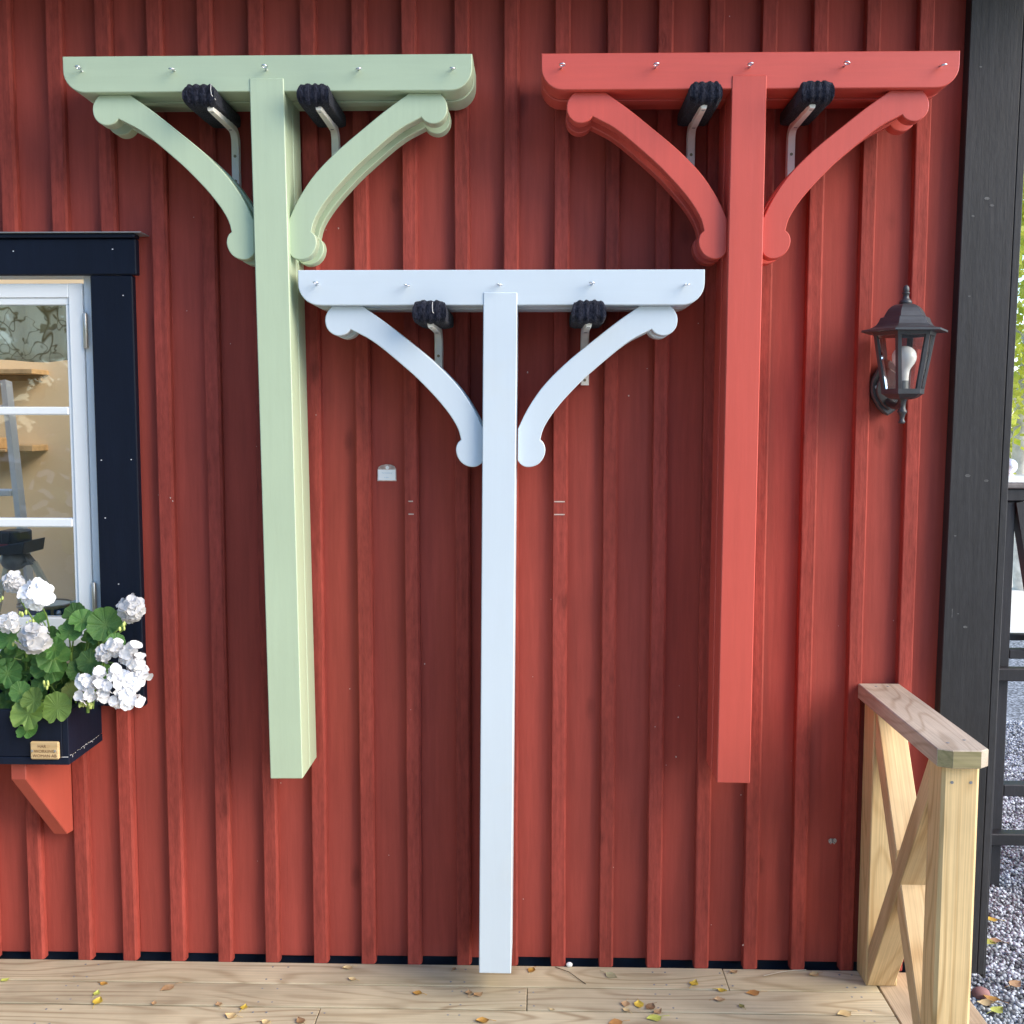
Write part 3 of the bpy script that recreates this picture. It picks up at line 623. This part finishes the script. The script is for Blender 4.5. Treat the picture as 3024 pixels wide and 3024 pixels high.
# full brace: foot of the wall post up to the head of the front post
ya,yb_=-.119,-.559
def bar(ya,za0,za1,yb,zb0,zb1,x0,x1): 
    W=[(ya,za0),(ya,za1),(yb,zb1),(yb,zb0)]; cyy=(ya+yb)/2; czz=(za0+zb1)/2; dz=zb0-za0; ang=math.atan2(-(yb-ya),dz) if dz>0 else math.atan2((yb-ya),-dz)
    ca,sa=math.cos(-ang),math.sin(-ang); P=[((y-cyy)*ca-(z-czz)*sa,(y-cyy)*sa+(z-czz)*ca) for y,z in W]
    return ob('brace',B().prism(P,'x',x0-(x0+x1)/2,x1-(x0+x1)/2,.0025).me('brace','brace'),rail,loc=((x0+x1)/2,cyy,czz),rot=(ang,0,0))
hB=.118
bar(ya,.003,.003+hB,yb_,.745,.745+hB,1.0015,1.0845)
s=(.745-.003)/(yb_-ya)
ym=(ya+yb_)/2; zm=(.003+.745+hB)/2
# the other diagonal is let in as two half braces above and below the full one
gap=hB/2/ (2)   # vertical half height over the slopes' difference
dyc=hB/2*1.0/abs(2*s)*2
def dg(y): return .745+ (y-ya)/(yb_-ya)*(.003-.745)   # lower edge of the falling diagonal
y1=ym+.012; y2=ym-.012
bar(ya,.745,.745+hB,y1,dg(y1),dg(y1)+hB,1.0035,1.0825)
bar(y2,dg(y2),dg(y2)+hB,yb_,.003,.003+hB,1.0035,1.0825)
for (x,z) in ((1.03,.815),(1.058,.80),(1.03,.085),(1.06,.07)):
    ob('screw',B().tube([(x,-.1175,z),(x,-.1186,z)],.0042,8).me('screw','socket'),rail)
for (x,z) in ((1.022,.82),(1.068,.82)):
    ob('screw',B().tube([(x,-.6545,z),(x,-.6558,z)],.004,8).me('screw','socket'),rail)
# ------------------------------------------------------------------ price tag, moth, plaque box
t=thing('price_tag','small white price tag in a clear sleeve pinned to the red wall','price tag',(-.46,-.003,1.52))
o=[(-.489,1.5215),(-.488,1.556),(-.4845,1.5645),(-.477,1.5695),(-.462,1.5725),(-.447,1.5715),(-.4365,1.567),(-.4315,1.559),(-.4305,1.5215)]
ob('sleeve',B().prism(o,'y',-.0042,-.0014).me('sleeve','plastic'),t)
bx('card','paper',t,-.4860,-.4335,-.0056,-.0043,1.5245,1.5565,0)
ob('pin',B().tube([(-.458,-.0044,1.5625),(-.458,-.010,1.5625)],[.0056,.0050],14).me('pin','pin',40),t)
def text(s,size,mat,parent,loc,name='lettering',sx=1,font_shear=0):
    cu=bpy.data.curves.new(name,'FONT'); cu.body=s; cu.size=size; cu.align_x='CENTER'; cu.extrude=.0002; cu.shear=font_shear; cu.resolution_u=3
    tmp=bpy.data.objects.new('tmp',cu); C.objects.link(tmp); dg_=bpy.context.evaluated_depsgraph_get(); me=bpy.data.meshes.new_from_object(tmp.evaluated_get(dg_)); bpy.data.objects.remove(tmp)
    me.materials.clear(); me.materials.append(MT[mat]); o=ob(name,me,parent,loc=loc,rot=(pi/2,0,0)); o.scale=(sx,1,1); return o
text('Torkställning',.0062,'faint',t,(-.4597,-.0060,1.5445),'lettering',1,.3); text('3 900:-',.0056,'faint',t,(-.4610,-.0060,1.5305),'lettering',1,.2)
t=thing('moth','small pale moth resting low on the red wall near the railing','moth',(.919,0,.405))
for s_ in (1,-1):
    ob('wing',B().add([(.919,-.004,.413),(.919+s_*.007,-.0055,.4155),(.919+s_*.0135,-.004,.409),(.919+s_*.011,-.003,.401),(.919+s_*.005,-.003,.395),(.919,-.003,.402)],[(0,1,2,3,4,5)]).me('wing','moth'),t)
ob('body',B().sphere((.919,-.004,.407),.0032,8,(.7,.9,2.4)).me('body','toolgrey',60),t)
box=thing('flower_box','dark blue painted wooden window box on the wall below the window','flower box',(-1.75,-.03,.71))
FX1,FX0,FY=-1.3525,-2.20,-.2607
bx('front_board','navy',box,FX0,FX1-.0185,FY,FY+.018,.735,.872,.0015)
bx('side_board','navy',box,FX1-.018,FX1,FY+.0008,-.0235,.735,.868,.0015); bx('side_board','navy',box,FX0-.0185,FX0,FY+.0008,-.0235,.735,.868,.0015)
bx('back_board','navy',box,FX0,FX1-.019,-.041,-.0235,.735,.868,.0015)
bx('bottom_board','navy',box,FX0-.0185,FX1+.001,FY-.0006,-.0235,.7115,.7335,.0015)
bx('soil','soil',box,FX0+.001,FX1-.0195,FY+.019,-.042,.7345,.835,.0)
pl=bx('plaque','plaque',box,-1.4597,-1.3762,FY-.012,FY-.0003,.7305,.7825,.0035)
for txt,z,xx in (('HAR',.7655,-1.4245),('WORKING',.7510,-1.4175),('WOMAN AB',.7375,-1.4175)): text(txt,.0125,'ink',pl,(xx,FY-.0123,z))
text('D',.0125,'inkpale',pl,(-1.4055,-.2730,.7655))
for x in (-1.4525,-1.3865): ob('screw',B().tube([(x,FY-.011,.7562),(x,FY-.0135,.7562)],.0035,10).me('screw','zinc',40),pl)
r2=random.Random(5); b=B()
for i in range(26):
    y=FY+.004+.20*(i/26)**1.0+r2.uniform(-.004,.004); w_=r2.uniform(.003,.011); h_=r2.uniform(.0008,.0022); z=.735+r2.uniform(-.001,.002)
    b.add([(FX1+.0014,y,z),(FX1+.0014,y+w_,z+r2.uniform(-.001,.001)),(FX1+.0014,y+w_*.8,z+h_),(FX1+.0014,y+w_*.2,z+h_)],[(0,1,2,3)])
for y in (FY+.02,FY+.10,FY+.16): b.add([(FX1+.0014,y,.733),(FX1+.0014,y+.002,.726),(FX1+.0014,y+.004,.734)],[(0,1,2)])
b.add([(FX1-.022,FY-.0014,.7345),(FX1-.001,FY-.0014,.7343),(FX1-.001,FY-.0014,.7365),(FX1-.020,FY-.0014,.7357)],[(0,1,2,3)])
ob('paint_chips',b.me('paint_chips','whitechip'),box,kind='stuff')
wbb=B().prism([(-.231,.7105),(-.231,.657),(-.052,.4215),(-.0005,.4215),(-.0005,.7105)],'x',-1.493,-1.4489,.002)
wbb.v=[(x+.2008*(y+.0005),y,z) for x,y,z in wbb.v]
wb=bpy.data.objects.new('bracket',wbb.me('bracket','bracketred')); C.objects.link(wb)
tag(wb,'triangular red wooden bracket under the dark window box','bracket')
# ------------------------------------------------------------------ geranium
ger=thing('geranium_plant','white flowering geranium with round scalloped leaves in the dark window box','plant',(-1.44,-.15,.835))
LEAF=[(-1.53,1.072,.033),(-1.339,1.116,.03),(-1.271,1.105,.041),(-1.378,1.127,.03),(-1.377,1.082,.03),(-1.404,1.019,.038),(-1.428,.985,.041),(-1.311,1.0,.03),(-1.338,.971,.033),(-1.548,.967,.036),(-1.532,.93,.036),(-1.496,.921,.025),(-1.453,.936,.022),(-1.461,.864,.041),(-1.445,.902,.03),(-1.378,.882,.036),(-1.466,.815,.025),(-1.518,.852,.027),(-1.554,.881,.027),(-1.357,.922,.022),(-1.216,1.066,.022),(-1.512,1.021,.03),(-1.392,1.048,.027),(-1.48,1.115,.019),(-1.399,.934,.022),(-1.292,1.077,.027),(-1.558,1.01,.027),
 (-1.46,1.02,.034),(-1.36,1.0,.033),(-1.50,.965,.034),(-1.42,.93,.032),(-1.30,.945,.03),(-1.55,1.05,.03),(-1.62,1.03,.036),(-1.62,.95,.038),(-1.60,.88,.036),(-1.66,1.0,.034),(-1.68,.9,.034),(-1.435,1.055,.034),(-1.325,1.055,.032),(-1.485,.89,.032),(-1.41,.90,.03),(-1.335,.915,.03),(-1.525,.99,.034),(-1.575,1.075,.03)]
PALE={13,14,15,19}; BACK={3,4,23,21,24,8,17,27,28,29,30,31,32,38,39,40,41,42,43,44}
LM=[]
for vv in range(4):
    lr=random.Random(40+vv); NA,NR=45,5; v=[(0,0,0)]; f=[]; cups=lr.uniform(.10,.30); ph=lr.uniform(0,6)
    for j in range(1,NR+1):
        for i in range(NA):
            a=2*pi*i/NA; d=abs((a+pi/2+pi)%(2*pi)-pi)   # notch towards -y
            rr=(1+.055*abs(math.sin(4.5*a+ph))**.6*2-.06+.02*math.sin(23*a))*(1-.42*max(0,1-d/.42)**1.3)
            rad=rr*j/NR; z=cups*(j/NR)**2-.05*math.sin(4.5*a*2+ph)*(j/NR)**2+.05*math.sin(a*2+ph)*(j/NR)
            v.append((rad*math.cos(a),rad*math.sin(a),z))
    for i in range(NA): f.append((0,1+i,1+(i+1)%NA))
    for j in range(NR-1):
        for i in range(NA): f.append((1+j*NA+i,1+(j+1)*NA+i,1+(j+1)*NA+(i+1)%NA,1+j*NA+(i+1)%NA))
    LM.append({k:mesh('leaf',v,f,k,180) for k in ('gleaf','gleafpale','gleafyellow')})
lr=random.Random(11); stems=B()
def leafrot(nrm,spin):
    n=Vector(nrm).normalized(); return (n.to_track_quat('Z','Y')@Matrix.Rotation(spin,3,'Z').to_quaternion()).to_euler()
for i,(x,z,r) in enumerate(LEAF):
    y=-.215+lr.uniform(-.04,.03)
    if i in BACK: y=-.14+lr.uniform(-.03,.03)
    if i in (13,14,15,16): y=-.268
    if i in (2,1,25): y=-.17
    if i in (8,7): y=-.19
    nr=(lr.uniform(-.35,.35)+(x+1.44)*.9,-1+lr.uniform(-.2,.2),.62+lr.uniform(-.35,.35))
    k='gleafyellow' if i==19 else ('gleafpale' if i in PALE else 'gleaf')
    o=ob('leaf',LM[i%4][k],ger,loc=(x,y,z),rot=leafrot(nr,lr.uniform(-1,1))); o.scale=(r*1.24,)*3
    basep=(x*.55+(-1.42)*.45+lr.uniform(-.03,.03),-.14,max(.835,z-.10)); stems.tube([basep,((x+basep[0])/2,(y-.14)/2-.01,z-.012),(x,y+.003,z-.002)],[.0028,.0022,.0017],6)
for x,y in ((-1.40,-.14),(-1.46,-.13),(-1.53,-.15),(-1.35,-.13),(-1.62,-.14)): stems.tube([(x,y,.83),(x+.01,y-.01,.93),(x+.02,y-.02,1.02)],[.006,.005,.004],8)
def floret(b,c,n,Rf,q):
    n=Vector(n).normalized(); t=n.orthogonal().normalized(); bt=n.cross(t); k0=q.uniform(0,6); NP=6
    for k in range(NP):
        a=k0+2*pi*k/NP+q.uniform(-.2,.2); d=t*math.cos(a)+bt*math.sin(a); s=n.cross(d); Rr=Rf*q.uniform(.8,1.1); cup=q.uniform(.05,.5); lay=q.uniform(-.1,.1)*Rf; wd=q.uniform(.5,.66); o=len(b.v); NV,NU=5,5
        for j in range(NV+1):
            v=j/NV; wv=(math.sin(pi*min(.97,v*.80+.09))**.75)*wd
            for i in range(NU):
                u=-1+2*i/(NU-1); p=Vector(c)+d*(Rr*(v-.08*u*u*v))+s*(u*wv*Rr)+n*(cup*Rr*v*v*.6+lay+(.14*Rr*u*u*v)-.10*Rr*max(0,v-.7)*3)
                b.v.append(tuple(p))
        for j in range(NV):
            for i in range(NU-1): a0=o+j*NU+i; b.f.append((a0,a0+1,a0+NU+1,a0+NU))
def head(cs,name,seed,y,nf):
    q=random.Random(seed); b=B()
    for (x,z,r) in cs:
        n=nf(r)
        for i in range(n):
            zz=1-2*(i+.5)/n; a=i*2.399963+seed; rr=math.sqrt(1-zz*zz); d=Vector((rr*math.cos(a),-abs(rr*math.sin(a))*.9-.15 if q.random()<.85 else rr*math.sin(a),zz)).normalized()
            floret(b,Vector((x,y,z))+d*r*.74+Vector((q.uniform(-1,1),q.uniform(-1,1),q.uniform(-1,1)))*r*.17,d+Vector((q.uniform(-.3,.3),-.25,q.uniform(-.3,.3))),q.uniform(.018,.025) if r>.036 else q.uniform(.015,.021),q)
    return ob('flower_head',b.me('flower_head','petal',180),ger)
HEAD=[(-1.527,1.234,.03),(-1.447,1.202,.045),(-1.426,1.086,.047),(-1.183,1.159,.040),(-1.523,1.124,.03)]
HY=[-.20,-.22,-.285,-.20,-.24]
for i,h in enumerate(HEAD):
    head([h],'h',100+i,HY[i],lambda r:20 if r>.035 else 14); x,z,r=h
    stems.tube([(-1.44+(x+1.44)*.55,-.15,z-.13),(-1.44+(x+1.44)*.85,-.17,z-.07),(x,HY[i]+.01,z-r*.4)],[.003,.0026,.0022],6)
CF=[(-1.246,1.04,.023),(-1.212,1.055,.024),(-1.179,1.035,.03),(-1.152,1.013,.03),(-1.133,.98,.022),(-1.164,1.055,.019)]
CG=[(-1.294,.961,.024),(-1.29,.927,.027),(-1.253,.945,.03),(-1.211,.953,.03),(-1.243,.919,.016),(-1.204,.99,.016),(-1.254,.984,.016)]
CH=[(-1.177,.968,.027),(-1.178,.928,.03),(-1.152,.954,.022),(-1.21,.9,.019),(-1.179,.9,.022),(-1.148,.906,.016)]
for cs,sd_,y in ((CF,201,-.25),(CG,202,-.275),(CH,203,-.262)): head(cs,'h',sd_,y,lambda r:7 if r>.02 else 4)
stems.tube([(-1.36,-.15,.95),(-1.29,-.18,1.0),(-1.22,-.235,1.005)],[.0035,.003,.0022],6); stems.tube([(-1.36,-.15,.93),(-1.31,-.2,.965),(-1.25,-.26,.965)],[.0035,.003,.0022],6); stems.tube([(-1.30,-.19,1.03),(-1.23,-.2,1.09),(-1.19,-.2,1.13)],[.003,.0026,.0022],6); stems.tube([(-1.25,-.24,.99),(-1.20,-.25,.975),(-1.17,-.25,.955)],.002,6)
ob('stems',stems.me('stems','stem',60),ger)
bq=random.Random(8)
for x,z in ((-1.444,1.133),(-1.402,.95),(-1.287,.891),(-1.302,.895),(-1.529,1.197),(-1.176,1.121),(-1.486,1.068),(-1.463,1.158)):
    b=B()
    for _ in range(6): b.sphere((x+bq.uniform(-.010,.010),-.272+bq.uniform(-.01,.01),z+bq.uniform(-.008,.008)),.0036,8,(1,1,1.9))
    ob('buds',b.me('buds','bud',60),ger)
# ------------------------------------------------------------------ fallen leaves
def fallen_leaf(x,y,z,col,size,label,group,curl=.25,two=None,seed=0,stalk=True):
    q=random.Random(seed); n=9; a0=q.uniform(0,2*pi); v=[]; f=[]; L=size
    prof=[0,.42,.78,.95,1,.92,.74,.48,.22,0]; tw=q.uniform(-.5,.5)
    for i in range(n+1):
        u=i/n; wv=prof[i]*L*.40*(1+.08*math.sin(i*2.3+seed))
        for k in (-1,-.5,0,.5,1): v.append(((u-.5)*L,k*wv,.0012+curl*L*(abs(k)**1.6*.30*(1+.5*math.sin(u*5+seed))+ .22*(2*u-1)**2+tw*.2*k*(u-.5))))
    for i in range(n):
        for k in range(4): f.append((i*5+k,i*5+k+1,(i+1)*5+k+1,(i+1)*5+k))
    b=B().add(v,f)
    if stalk: b.tube([(-L*.5,0,.0035+curl*L*.22),(-L*.75,L*.06*tw,.004),(-L*1.02,L*.22*tw,.0022)],.0006,5)
    me=b.me('fallen_leaf',FL[col],180); zmin=min(p[2] for p in b.v)
    o=bpy.data.objects.new('fallen_leaf',me); C.objects.link(o); o.location=(x,y,z-zmin+.0006); o.rotation_euler=(q.uniform(-.04,.04),q.uniform(-.04,.04),a0); return tag(o,label,'leaf',group)
DLV=[(-1.62,-.157,'lime',.024,'yellow green leaf at the far left edge of the deck'),
(-1.31,-.170,'amber',.024,'amber leaf on the first plank joint left of the two yellow green leaves'),
(-1.31,-.224,'lime',.024,'narrow curled yellow green leaf on the left of the deck'),
(-1.288,-.268,'yellow',.034,'larger yellow leaf just in front of the narrow curled green one'),
(-1.11,-.189,'tan',.042,'large tan leaf folded to show a brown half, on the second plank at left'),
(-1.119,-.275,'tan',.018,'small round tan leaf below the big folded tan leaf'),
(-.929,-.274,'tan',.024,'tan leaf beside the yellow leaf on the second plank gap'),
(-.85,-.288,'yellow',.026,'yellow leaf on the second plank gap left of the plank joint'),
(-.875,-.334,'cream',.034,'pale curled dry leaf on the third plank'),
(-.589,-.056,'cream',.030,'pale yellow leaf close to the wall on the first plank'),
(-.563,-.124,'cream',.024,'small curled cream leaf below the pale yellow one near the wall'),
(-.355,-.199,'amber',.028,'amber leaf with a dark fold left of the white post'),
(-.201,-.19,'tan',.026,'left one of two touching tan leaves in front of the white post'),
(-.172,-.201,'tan',.030,'right one of two touching tan leaves in front of the white post'),
(-.766,-.362,'cream',.026,'cream yellow leaf cut by the bottom edge at left'),
(-.67,-.354,'brown',.030,'brown shrivelled leaf by the joint of the third plank'),
(-.153,-.341,'amber',.036,'amber leaf on the third plank below the white post'),
(-.255,-.053,'brown',.015,'tiny brown leaf crumb by the wall left of the white post'),
(-.015,-.058,'amber',.028,'ochre leaf by the wall just right of the white post'),
(.232,-.08,'grey',.038,'grey green leaf with a brown tip under a batten'),
(.48,-.12,'yellow',.032,'golden leaf alone on the first plank right of the middle'),
(.558,-.158,'yellow',.026,'small yellow leaf at the end joint of the first plank'),
(.047,-.276,'cream',.015,'tiny cream leaf scrap right of the second plank joint'),
(.262,-.244,'tan',.030,'tan leaf left of the bright yellow leaf'),
(.261,-.273,'cream',.022,'small peach leaf tucked below the tan one'),
(.301,-.247,'yellow',.033,'brightest yellow leaf in the cluster on the second plank'),
(.332,-.257,'brown',.034,'flat brown leaf right of the bright yellow leaf'),
(.353,-.279,'tan',.028,'tan leaf at the front right of the leaf cluster'),
(.338,-.312,'lime',.044,'large lime yellow leaf on the third plank'),
(.226,-.339,'orange',.040,'orange brown leaf cut by the bottom edge of the picture'),
(.543,-.21,'tan',.030,'tan leaf lying on an oval knot of the second plank'),
(.614,-.048,'tan',.026,'tan leaf by the wall just right of the first plank joint'),
(.857,-.058,'cream',.032,'pale tan leaf with a long stalk near the railing'),
(.648,-.169,'orange',.040,'broad orange tan leaf on the first gap at right'),
(.889,-.274,'cream',.042,'cream yellow leaf on the second gap near the railing'),
(.600,-.243,'olive',.020,'small olive leaf on the second plank at right')]
for i,(x,y,c,s_,lb) in enumerate(DLV): fallen_leaf(x,y,.0008,c,s_*1.08,lb,'fallen leaves on the deck',.12 if s_>.036 else .3,seed=i+1)
GLV=[(1.954,1.212,'orange','orange leaf farthest back on the gravel'),(1.703,.654,'yellow','yellow leaf half hidden by the black corner board on the gravel'),(1.623,.477,'lime','green yellow leaf on the gravel beside the corner board'),(1.645,.49,'tan','tan leaf touching the green yellow one on the gravel'),
(1.442,.075,'cream','large pale cream leaf at the bottom right on the gravel'),(1.473,.1,'amber','ochre leaf above the pale cream one on the gravel'),(1.463,.033,'lime','lime leaf nearest the bottom right corner on the gravel'),(1.591,.193,'tan','tan leaf at the right edge of the gravel')]
for i,(x,y,c,lb) in enumerate(GLV): fallen_leaf(x,y,GZ+.022,c,.05,lb,'fallen leaves on the gravel',.25,seed=60+i)
def twig(pts,r,mat,lb,cat):
    o=bpy.data.objects.new(cat,B().tube(pts,r,6).me(cat,mat,60)); C.objects.link(o); tag(o,lb,cat)
twig([(.06,-.034,.0022),(.102,-.068,.005),(.13,-.105,.003),(.151,-.132,.0022)],.0011,'twig','thin dark twig lying across the first plank right of the white post','twig')
twig([(.70,-.070,.0022),(.752,-.052,.005),(.80,-.037,.004),(.841,-.031,.0022)],.0015,'straw','pale straw stalk by the wall near the railing','straw')
o=bpy.data.objects.new('pebble',B().sphere((.104,-.030,.0085),.0095,8,(1.1,.6,.9)).me('pebble','pin',60)); C.objects.link(o); tag(o,'white pebble at the foot of the wall right of the white post','pebble')
o=bpy.data.objects.new('stone',B().sphere((1.455,.14,GZ+.02),.03,8,(1,.8,.7)).me('stone',plain('reddish_stone',(.30,.15,.14),.8,var=.2,vs=30),60)); C.objects.link(o); tag(o,'reddish stone among the grey gravel beside the railing','stone')
# ------------------------------------------------------------------ gravel stones
def gravel_stones():
    rs=np.random.RandomState(4); P=[]
    for y in np.arange(-1.2,3.4,.0135):
        d=y+3.24; x0=max(1.29 if y<0 else 1.395,(2800-1590)/3150*d-.1); x1=(3024-1590)/3150*d+.45
        n=int((x1-x0)/.0135); xs=x0+(np.arange(n)+rs.rand(n)*.9)*.0135; P.append(np.stack([xs,y+rs.rand(n)*.0135,np.full(n,GZ)],1))
    P=np.concatenate(P); n=len(P)
    t=(1+5**.5)/2; ico=np.array([(-1,t,0),(1,t,0),(-1,-t,0),(1,-t,0),(0,-1,t),(0,1,t),(0,-1,-t),(0,1,-t),(t,0,-1),(t,0,1),(-t,0,-1),(-t,0,1)])/math.hypot(1,t)
    fc=np.array([(0,11,5),(0,5,1),(0,1,7),(0,7,10),(0,10,11),(1,5,9),(5,11,4),(11,10,2),(10,7,6),(7,1,8),(3,9,4),(3,4,2),(3,2,6),(3,6,8),(3,8,9),(4,9,5),(2,4,11),(6,2,10),(8,6,7),(9,8,1)])
    sc=(rs.rand(n,1,3)*.6+.7)*(rs.rand(n,1,1)*.0048+.0048); jit=1+(rs.rand(n,12,1)-.5)*.5
    V=ico[None]*jit*sc; a=rs.rand(n)*6.28; ca,sa=np.cos(a)[:,None],np.sin(a)[:,None]
    V=np.stack([V[...,0]*ca-V[...,1]*sa,V[...,0]*sa+V[...,1]*ca,V[...,2]*.8],-1)+P[:,None]; V[...,2]+=(rs.rand(n)*.012)[:,None]
    F=(fc[None]+(np.arange(n)*12)[:,None,None]).reshape(-1,3)
    me=bpy.data.meshes.new('gravel'); me.vertices.add(n*12); me.vertices.foreach_set('co',V.reshape(-1)); me.loops.add(len(F)*3); me.loops.foreach_set('vertex_index',F.reshape(-1).astype(np.int32)); me.polygons.add(len(F)); me.polygons.foreach_set('loop_start',np.arange(len(F),dtype=np.int32)*3); me.update(); me.validate()
    t=NT('gravel_stones'); v=t.n('ShaderNodeTexVoronoi',{'Vector':t.co(),'Scale':40.0}); s=t.n('ShaderNodeSeparateColor',{0:v.outputs['Color']})
    me.materials.append(t.done(t.scale(rgbn(t,(.335,.37,.405)),t.rng(s.outputs[0],0,1,.3,1.9)),.8))
    o=bpy.data.objects.new('gravel',me); C.objects.link(o); tag(o,kind='stuff')
gravel_stones()
# ------------------------------------------------------------------ black timber frame beyond the corner
gt=thing('timber_fence','black timber fence section with cross rails and a ball topped cap beyond the corner','fence',(2.4,1.0,GZ))
def gp(name,x0,x1,y0,y1,z0,z1): return bx(name,'darkblack',gt,x0,x1,y0,y1,z0,z1,.004)
gp('post',1.80,1.878,.985,1.075,GZ,1.392); gp('post',2.9,2.985,.985,1.075,GZ,1.392)
gp('top_beam',1.78,3.0,.97,1.09,1.3935,1.443)
ob('cap',B().box(1.70,2.02,.955,1.105,1.444,1.464,.004).me('cap','toolgrey'),gt)
ob('cap_plate',B().box(1.76,1.99,.96,1.10,1.4645,1.4925,.004).me('cap_plate','ball'),gt)
ob('ball',B().lathe([(.02,0),(.012,.008)],16,(1.866,1.03,1.4925)).sphere((1.866,1.03,1.528),.031,14).me('ball','ball',60),gt)
gp('rail',1.879,2.899,.99,1.03,.762,.800); gp('rail',1.72,2.899,1.04,1.075,.826,.852)
gp('rail',1.70,2.899,.94,.9845,.683,.734)
gp('rail',1.879,2.899,.99,1.05,.199,.247); gp('rail',1.70,2.899,.93,.9845,.018,.066)
ob('diagonal',slat(B(),(1.895,1.03,1.393),(2.40,1.03,.853),.03,.05).me('diagonal','darkblack'),gt)
ob('diagonal',slat(B(),(1.888,1.0,1.39),(2.0,.99,.80),.03,.06).me('diagonal','darkblack'),gt)
# ------------------------------------------------------------------ trees behind
def tree(x,y,h,cr,n,leaf,label,name='birch_tree',seed=1,tr=.11,low=.5):
    t=thing(name,label,'tree',(x,y,GZ)); q=random.Random(seed); tb=B(); pts=[(x+.15*math.sin(k*.9+seed),y+.1*math.cos(k*1.1),GZ-.05+h*k/7) for k in range(8)]
    tb.tube(pts,[tr*(1-.11*k) for k in range(8)],12); ends=[]
    for k in range(16):
        z0=h*(.18+.75*k/16); a=q.uniform(0,6.28); L=cr*q.uniform(.5,.95); p=Vector((x+.15*math.sin(z0/h*6.3+seed),y,GZ+z0)); e=p+Vector((math.cos(a)*L,math.sin(a)*L,L*.35)); tb.tube([p,(p+e)/2+Vector((0,0,.1)),e],[tr*.3,tr*.2,tr*.07],6); ends+= [(p+e)/2,e,p+(e-p)*.75]
    ob('trunk',tb.me('trunk','bark',60),t)
    rs=np.random.RandomState(seed); E=np.array([tuple(e) for e in ends]); c=E[rs.randint(len(E),size=n)]+rs.normal(0,cr*.17,(n,3)); c[:,2]=np.maximum(c[:,2],GZ+low)
    a=rs.normal(size=(n,3)); a/=np.linalg.norm(a,axis=1)[:,None]; b=np.cross(a,rs.normal(size=(n,3))); b/=np.linalg.norm(b,axis=1)[:,None]; s=(.035+.04*rs.rand(n,1))
    V=np.stack([c-a*s,c+b*s*.55,c+a*s,c-b*s*.55],1).reshape(-1,3); F=[tuple(range(i*4,i*4+4)) for i in range(n)]
    ob('crown',mesh('crown',V.tolist(),F,leaf),t)
tree(5.42,8.6,7.5,2.0,17000,'foliage','pale barked birch tree with sunny yellow green leaves right of the corner post',seed=3,low=1.0)
tree(9.0,15.5,10.5,3.0,11000,'foliage2','taller yellowing birch tree farther back beyond the sunlit gravel',seed=5,tr=.15,low=.8)
tree(7.2,19.5,9.5,3.0,9000,'foliage','green birch tree behind the yellowing one beyond the sunlit gravel',seed=8,tr=.15,low=.6)

# ------------------------------------------------------------------ woodland round the yard in front of the house (unseen; added to shade the left sky, mirrored in the window)
def woodland():
    rs=np.random.RandomState(12); V=[];n=0
    for k in range(30):
        az=R(-96+ (118)*k/29+rs.uniform(-2,2)); d=rs.uniform(11.5,15); cx,cy=math.sin(az)*d,-2-math.cos(az)*d; h=rs.uniform(5.5,8.0); m=340
        z=rs.rand(m)**.8*h; rad=(1.0+1.6*np.sin(np.pi*np.clip(z/h,0,1))**.7)*np.sqrt(rs.rand(m)); a=rs.rand(m)*6.283
        c=np.stack([cx+rad*np.cos(a),cy+rad*np.sin(a),GZ+.15+z],1); u=rs.normal(size=(m,3)); u/=np.linalg.norm(u,axis=1)[:,None]; w_=np.cross(u,rs.normal(size=(m,3))); w_/=np.linalg.norm(w_,axis=1)[:,None]; q=(.16+.16*rs.rand(m,1))
        V.append(np.stack([c-u*q,c+w_*q*.7,c+u*q,c-w_*q*.7],1).reshape(-1,3)); n+=m
    V=np.concatenate(V); o=bpy.data.objects.new('woodland',mesh('woodland',V.tolist(),[tuple(range(i*4,i*4+4)) for i in range(n)],'wood')); C.objects.link(o); tag(o,kind='stuff')
MT['wood']=leafy('woodland_leaves',(.085,.13,.04),(.16,.19,.05),.35,.6)
woodland()
